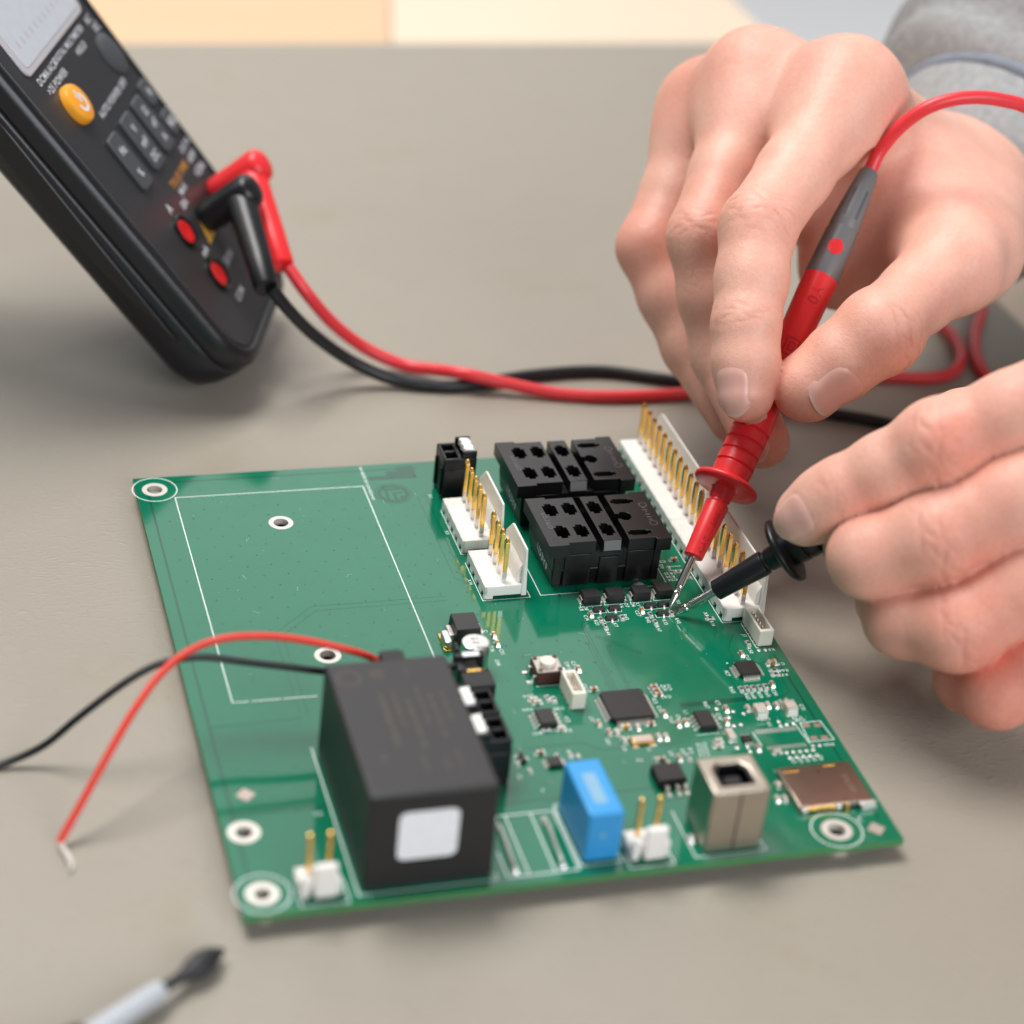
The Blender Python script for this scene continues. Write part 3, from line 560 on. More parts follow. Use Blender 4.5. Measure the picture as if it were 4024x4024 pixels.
    M().lathe((112.2, y0+.0, .02), (0, 0, 1), [(0, 1.5), (.25, 1.2), (.5, .5)], 16).build('solder_joint', m_sold, o)
    return o
relay(97.6, 1); relay(124.6, 1)

# ---- black spring terminals with a white toothed lever
def terminal(x0, y0, mirror=False, h=12.6):
    W, L = 8.3, 8.4
    def X(a, b): return (x0+a, x0+b) if not mirror else (x0+W-b, x0+W-a)
    k = M(); a, b = X(0, W); k.box(a, b, y0, y0+L, .1, 8.6)
    for p, q, r, s in ((0, W, 0, .8), (0, W, L-.8, L), (0, .7, .8, L-.8), (3.6, 4.6, .8, L-.8), (W-.8, W, .8, L-.8), (4.6, W-.8, L/2-.4, L/2+.4)):
        a, b = X(p, q); k.box(a, b, y0+r, y0+s, 8.6, h-.6)
    a, b = X(0, 3.8); k.box(a, b, y0+.2, y0+.9, h-.6, h+1.2).box(a, b, y0+L-.9, y0+L-.2, h-.6, h+1.2)
    a, b = X(W, W+.5); k.box(a, b, y0+1, y0+2.2, 1, 9).box(a, b, y0+L-2.2, y0+L-1, 1, 9)
    o = k.build('spring_terminal', m_blkp, board, bevel=.22)
    poly = []
    n = 3
    for i in range(n): t = .9+i*(L-1.8)/n; u = (L-1.8)/n; poly += [(t, .6), (t+u*.45, 1.0), (t+u*.6, .5)]
    back = [(p+.35, 2.9+(.35 if i % 3 == 1 else 0)) for i, (p, q) in enumerate(poly)][::-1]
    pts = [(y0+p, q) for p, q in poly+back]
    g = M()
    f = (lambda p, q, z: (x0+q, p, z)) if not mirror else (lambda p, q, z: (x0+W-q, p, z))
    g.prism(pts, h-.4, h+1.5, 0, f).build('lever', m_nylon, o, bevel=.15)
    return o
terminal(51.9, 29.7); terminal(51.9, 39.2); terminal(74.3, 140.9, True, 12.4)
# barrel socket block behind them
o = M().box(55.6, 62.2, 49.4, 55.0, .1, 11.2).build('barrel_socket', m_blkp, board, bevel=.25)
M().box(55.4, 57.4, 55.0, 60.4, .1, 11.6).box(60.6, 62.0, 55.0, 60.4, .1, 9).box(55.4, 62.0, 58.6, 60.4, .1, 12.6).box(56.0, 57.0, 60.4, 63.4, 10.6, 13.2).build('frame', m_blkp, o, bevel=.3)
M().box(57.4, 60.6, 55.0, 58.6, .1, 10.2).build('spring_blade', m_nickel, o, bevel=.1); M().box(57.2, 60.4, 54.6, 55.3, 11.2, 11.5).build('contact', m_gold, o, bevel=.08)
M().frus(57.0, 60.9, 58.2, 59.8, 12.65, 57.2, 60.7, 58.4, 59.7, 12.9).build('white_window', m_white, o, bevel=.2); M().box(52.6, 55.4, 57.0, 58.2, 10.5, 11.6).build('side_peg', m_blkp, o, bevel=.2)
# inductor block, can crystal, electrolytic capacitor
o = M().frus(61.9, 68.1, 79.5, 86.6, .2, 62.2, 67.8, 79.8, 86.3, 4.2).build('power_inductor', m_epoxy, board, bevel=.15); M().box(61.0, 62.0, 81, 85, .05, 2).box(68.0, 68.9, 81, 85, .05, 2).build('lead', m_tin, o, bevel=.1)
o = M().box(59.0, 61.4, 77.4, 84.2, .05, .4).build('can_crystal', m_gold, board, bevel=.1); M().prism(rrect(59.2, 61.1, 78.2, 83.4, .9), .4, 2.0).build('can', m_alum, o, bevel=.35, seg=3)
o = M().box(60.2, 66.8, 66.5, 73.1, .05, .9).build('electrolytic_capacitor', m_blkp, board, bevel=.2)
M().lathe((63.5, 69.8, .9), (0, 0, 1), [(0, 3.0), (.3, 3.15), (.9, 3.15), (1.1, 2.95), (1.3, 3.15), (6.6, 3.15), (6.95, 3.0), (7.05, 2.7)], 48).build('can', m_alum, o)
k = M(); text(k, '16V', .95, flat(63.4, 70.9, 7.98, -8)); text(k, '100', .95, flat(63.3, 69.5, 7.98, -8)); k.box(60.8, 66.2, 67.2, 67.4, 7.96, 7.97); k.build('printed_mark', m_mbtn, o, smooth=False)

# ---- power supply module with its plain label
pm = M().frus(23.4, 49.4, 2.9, 46.2, .25, 23.7, 49.1, 3.1, 46.0, 23.0).build('power_module', m_box, board, bevel=.55, seg=3)
M().prism(rrect(29.7, 41.6, 7.0, 18.6, 1.6), 0, .1, 0, lambda a, z, c: (a, 2.96-c+(z*.0084), z)).build('sticker', m_white, pm)
k = M(); z = 23.02
for x, y, w_, h in [(32.6, 26, 1.3, 17), (35.2, 29, .9, 11), (37.6, 24, 1.2, 15), (40.2, 30, .8, 12), (42.4, 26, 1.0, 14), (45.0, 29, .8, 9), (28.8, 15, .9, 3), (36.4, 12, .8, 5), (40.6, 11, .8, 3.5), (43.4, 13, .8, 6), (33.4, 41, 3.2, 2.6), (39.4, 41, .8, 3)]:
    yy = y-h/2                        # lines of print too worn to read
    while yy < y+h/2:
        d = random.uniform(.35, .9); k.box(x-w_/2*random.uniform(.5, 1), x+w_/2, yy, yy+d, z-.01, z+.012); yy += d+random.choice((.2, .25, .7))
k.ring(27.6, 40.6, 2.1, 2.6, z+.01); k.build('faded_print', m_boxprint, pm, smooth=False)
M().prism(rrect(36.4, 41.6, 46.2, 52.4, 1.2), .2, 20.6).build('wire_terminal', m_blkp, board, bevel=.3)
# ---- blue film capacitor
o = M().box(68.4, 75.9, 3.7, 20.9, .3, 12.4).build('film_capacitor', m_blue, board, bevel=.6, seg=3); M().box(70.6, 73.4, 7, 16.5, 12.38, 12.42).build('faded_print', m_bluep, o)
M().box(71.3, 72.3, 3.66, 3.72, 6.5, 7.3).build('gate_mark', m_bluep, o)
# ---- wire links beside it
for x in (54.6, 64.4):
    path = [(x-.1, 3.9, .1), (x-.15, 4.6, .9), (x-.2, 7.5, 1.2), (x, 12, 1.2), (x+.1, 16.4, 1.0), (x+.1, 17.6, .1)]
    o = M().tube(path, .32, 10, sub=6).build('wire_link', m_tin, board)
    M().lathe((x-.1, 3.8, .01), (0, 0, 1), [(0, .95), (.35, .75), (.75, .35)], 16).build('solder_joint', m_sold, o)
    M().lathe((x+.1, 17.7, .01), (0, 0, 1), [(0, .95), (.35, .75), (.75, .35)], 16).build('solder_joint', m_sold, o)
# ---- upright USB socket
hexa = [(96.0, 4.4), (103.4, 4.4), (103.4, 9.6), (101.9, 11.4), (97.5, 11.4), (96.0, 9.6)]
o = fill([[(93.6, 2.3), (105.8, 2.3), (105.8, 13.6), (93.6, 13.6)], hexa], .4, 15.7).build('usb_socket', [m_nickel, m_nickel], board, bevel=.45, seg=3)
k = M(); k.prism(hexa, 3, 4)
fill([hexa, [(96.5, 4.9), (102.9, 4.9), (102.9, 9.4), (101.6, 10.9), (97.8, 10.9), (96.5, 9.4)]], 4.0, 15.2).build('liner', [m_blkp, m_blkp], o)
k.build('well_floor', m_blkp, o); M().box(97.9, 101.5, 6.4, 8.9, 4, 14.2).build('tongue', m_blkp, o, bevel=.2)
M().box(99.5, 99.8, 2.2, 2.32, .6, 15.2).build('seam', m_epoxy, o); M().lathe((92.6, 7.0, .05), (0, 0, 1), [(0, 1.3), (.5, 1.0), (1.2, .5)], 14).build('solder_joint', m_sold, o)
# ---- memory card slot
o = M().box(118.3, 134.9, 11.2, 24.2, .25, 1.75).build('card_slot', m_sdm, board, bevel=.15)
M().box(119.0, 122.6, 22.6, 23.2, 1.75, 1.85).box(128.6, 131.2, 23.3, 23.9, 1.75, 1.85).build('spring_tab', m_gold, o); M().box(118.0, 118.4, 11.4, 23.8, .1, 1.6).build('side_rail', m_nickel, o)
M().box(118.6, 120.0, 10.6, 11.25, .2, 1.4).box(126.4, 127.6, 10.6, 11.25, .3, 1.6).box(131.6, 135.3, 10.3, 11.3, 1.0, 1.7).box(132.0, 135.5, 10.0, 11.3, .1, .8).build('front_lug', m_sold, o, bevel=.12)
M().box(120.0, 126.4, 10.9, 11.3, .6, 1.3).box(128.4, 129.2, 10.4, 11.3, .2, 1.5).build('card_contact', m_gold, o)
M().box(118.6, 134.8, 10.95, 11.15, .2, .6).build('front_frame', m_blkp, o)
k = M()
for i, yy in enumerate((19.6, 18.6, 17.6, 16.4, 15.4, 14.6)): k.box(131.2+(i % 2)*.2, 132.4, yy-.28, yy+.22, 1.752, 1.765)
k.build('stamped_mark', m_nickel, o, smooth=False)
for x, y in ((121.6, 23.4), (126.8, 21.8), (129, 12.3)): M().disc(x, y, .35, 1.757, seg=14).build('dimple', m_epoxy, o)
# lint and dust lying on the board
k = M()
for i in range(150):
    x, y = random.uniform(3, 134), random.uniform(3, 157)
    if (22 < x < 63 and y < 56) or (72 < x < 86 and 95 < y < 150) or (87 < x < 119 and 97 < y < 147) or (x > 126 and y > 68) or (66 < x < 108 and y < 22): continue
    if random.random() < .72: k.disc(x, y, random.uniform(.04, .10), .045, seg=6)
    else:
        a = random.uniform(0, 6.3); p = [(x, y)]
        for j in range(5): a += random.uniform(-.7, .7); p.append((p[-1][0]+.35*math.cos(a), p[-1][1]+.35*math.sin(a)))
        k.strip(p, .045, .05)
k.build('dust_speck', m_silk, board, org=(0, 0, 0), smooth=False)['kind'] = 'stuff'
# ------------------------------------------------------------------ multimeter, leaning back on its stand
mO = Vector((37.25, 209.92, 10.67)); mw_ = Vector((0.34595, 0.93825, 0)); ma = Vector((-0.59680, 0.22005, 0.77162)); mn = Vector((0.72398, -0.26695, 0.63608))
def MP(s, t, h=0): return tuple(mO+mw_*s+ma*t+mn*h)
meter = empty('multimeter', (10, 235, -ZB), 'black handheld digital multimeter with orange power button leaning at the upper left', 'multimeter')
def outline(ins, n=7):
    L, Rr, B, T = -15+ins, 53-ins, -5.5+ins, 150-ins; pts = []
    r = max(2, 15-ins)
    for cx, cy, a in ((Rr-r, B+r, -90), (Rr-r*.6, T-r, 0), (L+r-7, T-r, 90), (L+r, B+r, 180)):
        for k in range(n+1): t = R_(a+90*k/n); pts.append((cx+r*math.cos(t), cy+r*math.sin(t)))
    return pts
def loft(levels, cap0=True, cap1=True):
    g = M(); n = len(outline(0)); vs = []; fs = []
    for h, ins in levels: vs += [MP(s, t, h) for s, t in outline(ins)]
    for j in range(len(levels)-1): fs += [(j*n+i, j*n+(i+1) % n, (j+1)*n+(i+1) % n, (j+1)*n+i) for i in range(n)]
    if cap0: fs.append(tuple(range(n))[::-1])
    if cap1: fs.append(tuple(range((len(levels)-1)*n, len(levels)*n)))
    return g.add(vs, fs)
loft([(-20, 9), (-18.6, 5), (-16, 2), (-12, .6), (-6.2, 0), (-5.6, .5), (-5.2, 1.3), (-4.8, 1.3), (-4.4, .4), (-1.4, .4), (.4, 1.2), (1.2, 2.6), (1.2, 3.6), (.6, 4.2), (.6, 5.0)]).build('case', m_mbody, meter, ang=50)
loft([(.5, 5.0), (.9, 5.2), (.9, 5.6)]).build('front_panel', m_mpan, meter)
# hollow grip line on the near side
poly = [(0, 0), (18, 3.2), (34, 4.4), (52, 4.8), (72, 4.6), (95, 3.4), (95, -2), (60, -1.2), (30, -.6)]
g = M(); g.prism([(14+t, -6.5-h) for t, h in poly], -16.2, -14.7, 0, lambda t, h, s: MP(s-t*.035, t, h-2)); g.build('side_grip', m_blkr, meter, bevel=.5)
def mrr(x0, x1, y0, y1, r, h0, h1): return M().prism(rrect(x0, x1, y0, y1, r), h0, h1, 0, MP)
mrr(-8.6, 46.6, 89.6, 146, 3, .8, 1.5).build('screen_frame', m_lcdf, meter, bevel=.3)
scr = mrr(-6.4, 44.6, 91.6, 144, 2, 1.4, 1.62).build('screen', m_lcd, meter)
k = M()
for i in range(6): k.box(0, 1, 0, 1, 0, 0)
k = M()
for s in (2, 11, 20, 29): k.prism(rrect(s, s+5.5, 108, 119, .8), 1.63, 1.66, 0, MP)
for i in range(11): k.prism([(-2+i*4, 96), (-1+i*4, 96), (-1+i*4, 98), (-2+i*4, 98)], 1.63, 1.66, 0, MP)
k.build('lcd_segment', m_lcdf, scr, smooth=False)
pb_ = M().lathe(MP(4, 76.2, .9), mn, [(0, 5.6), (1.2, 5.6), (2.0, 5.2), (2.4, 4.2)], 40).build('power_button', m_orange, meter)
k = M(); seg = [(R_(120-300*i/20)) for i in range(21)]
for i in range(20):
    a, b = seg[i], seg[i+1]; k.add([MP(4+r*math.cos(t), 75.9+r*math.sin(t), 3.34) for t in (a, b) for r in (1.7, 2.7)], [(0, 1, 3, 2)])
k.add([MP(*p, 3.34) for p in ((3.6, 76), (4.4, 76), (4.4, 79.6), (3.6, 79.6))], [(0, 1, 2, 3)]); k.build('power_symbol', m_ink, pb_, smooth=False)
M().lathe(MP(44.0, 76.2, .8), mn, [(0, 6.2), (.5, 6.2), (.9, 5.4), (1.2, 4.2)], 40).build('round_key', m_mbtn, meter)
for x0, x1, y0, y1 in ((4, 12.4, 47.6, 64.2), (18, 27.4, 47.6, 64.2), (31.4, 40, 47.6, 64.2), (42.8, 50.2, 58.2, 65.4), (42.8, 50.2, 48.4, 55.4)):
    mrr(x0, x1, y0, y1, 1.6, .8, 2.1).build('key', m_mbtn, meter, bevel=.35)
k = M(); pt = lambda s, t, h=.97: (lambda a, b: MP(s+a, t+b, h))
text(k, 'DCMA/ACA', 2.1, pt(3.6, 87.0)); text(k, '>25 POWER', 2.1, pt(5.0, 83.6)); text(k, 'DIGITAL MULTIMETER', 1.9, pt(25.0, 87.2)); text(k, 'HOLD', 2.0, pt(30.0, 83.8)); text(k, 'AC', 2.2, pt(45.6, 87)); text(k, 'DC', 2.2, pt(47.2, 84))
text(k, 'AUTO POWER OFF', 2.1, pt(26.6, 69.0)); text(k, 'A', 3.0, pt(11.0, 39.4)); text(k, '10A', 2.4, pt(20.5, 36.2)); text(k, 'MAX', 2.0, pt(26, 38.6)); text(k, 'mA', 2.4, pt(12.2, 24.3)); text(k, 'COM', 2.2, pt(13.0, 9.0)); text(k, '500V', 2.6, pt(22, 17))
text(k, 'VΩHz', 2.4, pt(44, 37)); text(k, '600V', 2.2, pt(45, 41)); text(k, 'CAT III', 2.0, pt(45.5, 44.4))
for s, t, tx in ((8.2, 59.5, 'Hz'), (8.4, 52.0, '%'), (22.6, 60, 'V'), (22.7, 55.6, 'mV'), (22.7, 51, 'DC'), (35.8, 60, 'Ω'), (35.8, 56, 'nF'), (35.8, 51.4, 'A'), (46.5, 61.8, 'R'), (46.5, 51.9, 'REL')): text(k, tx, 2.5, pt(s, t, 2.13))
k.build('panel_lettering', m_ink, meter, smooth=False)
k = M(); text(k, 'TRUE RMS', 2.6, pt(30, 41.6)); k.build('panel_lettering', m_inko, meter, smooth=False)
k = M(); k.add([MP(s, t, .98) for s, t in ((17.6, 23.6), (25, 23.6), (21.3, 30))], [(0, 1, 2)]); k.build('warning_triangle', m_yel, meter, smooth=False)
for s, t in ((9.6, 32.0), (9.2, 17.6)):
    j = M().lathe(MP(s, t, .9), mn, [(0, 5.0), (.6, 5.0), (.9, 4.4), (.6, 3.7), (.1, 3.6)], 36).build('jack', m_blkp, meter); M().lathe(MP(s, t, .9), mn, [(0.05, 3.6), (.5, 3.4), (.6, 2.6), (.3, 1.7)], 30).build('jack_insert', m_jred, j)
M().prism([(0, 0), (44, 0), (44, 1.5), (0, 1.5)], 0, 3, 0, lambda a, b, c: tuple(mO+mw_*(-3+a)+ma*(118+c)+mn*(-20-b))).build('stand_hinge', m_mbody, meter)
q0 = Vector(MP(-3, 121, -20.5)); q1 = Vector((q0.x-42, q0.y+12, -ZB)); d_ = mw_*44
g = M(); e = Vector((1.2, -.4, 1.0)); g.add([q0, q0+d_, q1+d_, q1, q0+e*1.6, q0+d_+e*1.6, q1+d_+e*1.6, q1+e*1.6], [(0, 1, 2, 3), (7, 6, 5, 4), (0, 4, 5, 1), (1, 5, 6, 2), (2, 6, 7, 3), (3, 7, 4, 0)]); g.build('tilt_stand', m_mbody, meter)

# ------------------------------------------------------------------ test leads
def sub(a, b, t): return tuple(Vector(a)*(1-t)+Vector(b)*t)
def elbow(root, base, end, m):
    """angled plug: shaft square to the panel, then a tapering arm towards the cable"""
    B = Vector(base); H = B+mn*13.5; E = Vector(end); D = (E-H).normalized()
    g = M().lathe(B, mn, [(0, 3.9), (.6, 4.3), (3.5, 4.5), (8, 4.6), (13, 4.9), (15.4, 5.0), (16.8, 4.6), (17.6, 3.6), (18.0, 2.0)], 36)
    o = g.build('elbow_plug', m, root, bevel=0, ang=60)
    ln = (E-H).length
    M().lathe(H-mn*1.2, D, [(0, 4.3), (3, 4.3), (9, 4.0), (ln*.7, 3.6), (ln-1.2, 3.3), (ln-.5, 3.0), (ln-.4, 1.9)], 32).build('plug_arm', m, o, ang=60)
def wrap(P0, D, rad, t0, side):
    """maps lettering onto a round handle, read along D, centred on the side that faces 'side'"""
    P0 = Vector(P0); D = Vector(D).normalized(); N = Vector(side); N = (N-D*N.dot(D)).normalized(); S = N.cross(D)
    def f(a, b, lift=.06):
        r = rad(t0+a); an = b/r; return tuple(P0+D*(t0+a)+(N*math.cos(an)+S*math.sin(an))*(r+lift))
    return f
def lerp_prof(prof):
    def f(t):
        for (a, ra), (b, rb) in zip(prof, prof[1:]):
            if a <= t <= b: return ra+(rb-ra)*(t-a)/max(1e-6, b-a)
        return prof[-1][1]
    return f
tocam = tuple(bk)
# red
red = empty('red_test_lead', (150, 190, -ZB), 'red test lead from the meter to the probe pinched in the upper hand', 'test lead')
rP, rD = Vector((115.79, 86.11, .5)), Vector((0.5364, 0.5633, 0.6285)).normalized()
elbow(red, MP(42, 29, .9), (49.3, 222.0, 27.0), m_red)
tip = M().lathe(rP, rD, [(0, .05), (.25, .22), (3.9, 1.02), (4.4, 1.08), (4.8, .95), (5.0, .75), (5.5, .75), (5.8, .98), (6.4, 1.02), (15, 1.02)], 32).build('probe_tip', m_steel, red)
prof = [(14.2, 1.9), (14.4, 2.35), (18, 2.5), (28.4, 2.95), (28.9, 2.8), (29.2, 2.35), (29.7, 2.3), (30.1, 2.65), (32.2, 2.8), (33.0, 3.4)]
nose = M().lathe(rP, rD, prof, 40).build('probe_nose', m_red, red, ang=40)
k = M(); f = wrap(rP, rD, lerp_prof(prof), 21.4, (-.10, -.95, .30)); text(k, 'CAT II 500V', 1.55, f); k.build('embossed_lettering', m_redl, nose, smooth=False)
M().lathe(rP, rD, [(32.6, 2.9), (33.0, 5.2), (33.2, 7.6), (33.8, 8.05), (34.5, 7.9), (35.2, 6.6), (35.8, 5.0)], 64).build('finger_guard', m_red, red, ang=60)
hp = [(35.0, 4.4), (37.6, 4.7)]
for i, t in enumerate((39.2, 42.4, 45.6, 48.8)): hp += [(t-.45, 4.75), (t-.2, 4.35), (t+.1, 4.3), (t+.45, 4.8)]
hp += [(52, 4.7), (60, 4.25), (70, 4.0), (80, 4.15), (88, 4.35), (93.3, 4.45)]
hnd = M().lathe(rP, rD, hp, 48).build('probe_handle', m_red, red, ang=24)
hf = lerp_prof(hp)
k = M(); f = wrap(rP, rD, hf, 86.5, tocam); text(k, '10A', 3.0, f)
f = wrap(rP, rD, hf, 72.0, tocam)
def frame(kk, ff, a0, a1, b0, b1, w_):
    for (p, q, r, s) in ((a0, a1, b0, b0+w_), (a0, a1, b1-w_, b1), (a0, a0+w_, b0, b1), (a1-w_, a1, b0, b1)):
        n = 4; kk.add([ff(p+(q-p)*i, r+(s-r)*j/n) for j in range(n+1) for i in (0, 1)], [(2*j, 2*j+1, 2*j+3, 2*j+2) for j in range(n)])
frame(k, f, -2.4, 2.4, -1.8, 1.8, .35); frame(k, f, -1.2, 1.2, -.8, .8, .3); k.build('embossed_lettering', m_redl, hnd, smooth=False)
gp = [(93.3, 4.25), (94, 4.4), (100, 4.2), (107.2, 3.95), (107.6, 3.7), (108.1, 3.7), (108.6, 3.9), (112, 3.65), (120, 3.0), (125.2, 2.5), (125.7, 2.2)]
gr = M().lathe(rP, rD, gp, 40).build('strain_relief', m_grey, red, ang=40); gf = lerp_prof(gp)
f = wrap(rP, rD, gf, 101.2, tocam); k = M(); n = 18
k.add([f(0, .3, .12)]+[f(2.2*math.cos(2*math.pi*i/n), .3+2.0*math.sin(2*math.pi*i/n), .1) for i in range(n)], [(0, i+1, (i+1) % n+1) for i in range(n)]); k.build('badge', m_red, gr)
for b in (-1.5, 1.7):
    f = wrap(rP, rD, gf, 115, tocam); k = M(); frame(k, f, -4.5, 4, b-.28, b+.28, .16); k.build('relief_slot', m_mbtn, gr, smooth=False)
cab = [(183.2, 156.9, 79.4), (186.0, 158.6, 84.6), (190.0, 157.8, 91.4), (196.0, 156.4, 97.0), (204.6, 155.4, 99.6), (215.0, 155.4, 98.9), (226.0, 156.0, 95.2), (246, 157, 82), (268, 159, 54), (285, 160, 22), (276, 168, 2), (262, 181, -2.85), (255, 191, -2.85), (256.5, 204, -2.85), (264, 221, -2.85), (275, 238, -2.85), (279, 252, -2.85), (272, 260, -2.85), (260, 250, -2.85), (255.5, 234, -2.85), (256, 222, -2.85), (253, 208, -2.85), (245, 197.5, -2.85), (235, 195, -2.85), (222, 197, -2.85), (200, 196.5, -2.85), (180, 194, -2.85)]
cab += [(163.5, 193.5, -2.8), (152.2, 193.0, -2.8), (136.6, 193.7, -2.8), (122.0, 196.9, -2.8), (107.6, 201.2, -1.0), (97.5, 203.9, .75), (90.2, 210.6, -1.0), (82.4, 216.0, -2.0), (72.2, 219.2, 2.0), (62.7, 219.0, 10), (54.6, 218.1, 20), (49.5, 221.8, 26.8)]
M().tube(cab, 1.75, 18, sub=8).build('cable', m_redc, red, ang=60)
# black
blk = empty('black_test_lead', (150, 185, -ZB), 'black test lead from the meter to the probe in the lower hand', 'test lead')
bP, bD = Vector((116.18, 84.01, .3)), Vector((0.7041, -0.2286, 0.6723)).normalized()
elbow(blk, MP(25, 28.5, .9), (41.6, 204.3, 29.2), m_blkr)
M().lathe(bP, bD, [(0, .05), (.25, .22), (3.3, 1.0), (3.7, 1.06), (4.0, .95), (4.2, .75), (4.7, .75), (5.0, .98), (5.5, 1.02), (13, 1.02)], 32).build('probe_tip', m_steel, blk)
M().lathe(bP, bD, [(11.8, 2.0), (12.1, 2.45), (16, 2.6), (25.0, 3.0), (25.5, 2.9), (25.8, 2.45), (26.3, 2.4), (26.7, 2.75), (29.6, 2.9), (30.4, 3.5)], 40).build('probe_nose', m_blkr, blk, ang=40)
M().lathe(bP, bD, [(29.9, 3.0), (30.2, 5.2), (30.3, 7.6), (31.0, 8.05), (31.7, 7.9), (32.3, 6.6), (32.4, 4.6)], 64).build('finger_guard', m_blkr, blk, ang=60)
hp = [(31.8, 4.2), (34.4, 4.7)]
for t in (36.2, 39.4, 42.6, 45.8): hp += [(t-.45, 4.75), (t-.2, 4.35), (t+.1, 4.3), (t+.45, 4.8)]
hp += [(49, 4.7), (57, 4.25), (67, 4.0), (80, 4.2), (90.5, 4.45)]
M().lathe(bP, bD, hp, 40).build('probe_handle', m_blkr, blk, ang=24)
M().lathe(bP, bD, [(90.3, 4.3), (98, 4.2), (106, 3.8), (117, 3.0), (123, 2.4)], 32).build('strain_relief', m_grey, blk)
e = bP+bD*122.5
cab = [tuple(e), tuple(e+bD*8), (215, 60, 92), (232, 80, 70), (245, 112, 34), (243, 140, 8), (232, 158, -2.85), (209, 172, -2.85), (197, 178, -2.85), (188, 182, -2.85), (174, 191, -6+3.15), (166, 196.5, -2.85), (160.8, 199.4, -2.85), (155.4, 202.1, -2.85), (138.2, 208.5, -2.85), (117.5, 207.9, -2.85), (97.8, 203.9, -2.85), (86, 205.4, -2.85), (76, 208.2, -1.5), (64.8, 209.8, 4), (54.4, 208.2, 13), (46.9, 205.2, 22), (41.8, 204.4, 29.0)]
cab[10] = (174, 188.6, -2.85)
M().tube(cab, 1.75, 18, sub=8).build('cable', m_blkc, blk, ang=60)
# ------------------------------------------------------------------ two loose wires leaving the module's terminal
rw = empty('red_wire', (-30, 30, -ZB), 'thin red wire arching off the board edge to a stripped end on the mat', 'wire')
M().tube([(39.8, 52.2, 14), (37.5, 54.2, 16), (35.0, 55.2, 17.4), (28.9, 55.3, 20.0), (20.2, 56.8, 22.0), (11.5, 57.7, 23.0), (3.8, 57.4, 23.0), (-2.8, 56.5, 21.0), (-8.8, 52.2, 19.0), (-14.9, 46.0, 15.0), (-20.9, 39.7, 9.0), (-26.7, 34.3, 2.0), (-31.0, 30.5, -3.2)], .80, 14).build('insulation', m_redw, rw, ang=60)
k = M()
for i in range(5):
    a = 1.26*i; ox, oy = .35*math.cos(a), .35*math.sin(a)
    k.tube([(-30.6+ox, 30.9+oy, -2.9), (-30.7+ox, 29.4, -3.4+oy*.4), (-29.9+ox, 27, -3.7+oy*.4), (-29.4+ox*.8, 24.6, -4.0+abs(oy)*.4), (-29.8+ox*.6, 22.7, -4.1+abs(oy)*.4)], .24, 8)
k.build('bare_strand', m_tin, rw)
bw_ = empty('black_wire', (-40, 57, -ZB), 'thin black wire running from the board out of the left edge of the picture', 'wire')
M().tube([(39.2, 52.3, 11.5), (36.5, 55.0, 12.6), (33.9, 55.6, 13.0), (26.0, 55.7, 14.0), (18.3, 57.0, 15.0), (8.6, 59.0, 16.0), (2.1, 59.9, 17.0), (-3.3, 60.1, 17.0), (-8.8, 59.7, 16.0), (-15.4, 58.3, 13.0), (-24.2, 56.7, 7.0), (-31.7, 57.0, 0.0), (-40.3, 56.7, -3.6), (-46.8, 55.3, -3.6), (-60, 50, -3.7)], .80, 14).build('insulation', m_blkc, bw_, ang=60)
# ------------------------------------------------------------------ small hand tool in the near corner
tl = empty('hand_tool', (-17, -15, -ZB), 'black tipped hand tool with a pale sleeve, blurred in the near left corner', 'tool')
A, B_ = Vector((-5.4, -6.4, -2.0)), Vector((-38, -29.8, .4)); D = (B_-A).normalized()
M().lathe(A, D, [(-1, .3), (.4, 1.1), (2.4, 2.1), (4.8, 2.5), (7.0, 2.2), (9.0, 1.4), (11.5, 1.1), (17, 1.1)], 24).build('tip', m_grip, tl)
M().lathe(A, D, [(14.9, 1.5), (15.2, 1.9), (16, 2.1), (30.5, 2.2), (33, 2.2), (33.2, 1.9)], 28).build('sleeve', m_sleeve_t, tl)
M().lathe(A, D, [(32.8, 1.9), (33.4, 3.0), (36, 3.6), (39, 3.2), (42, 3.4), (46, 3.8), (70, 3.8), (72, 3)], 28).build('handle', m_grip, tl)
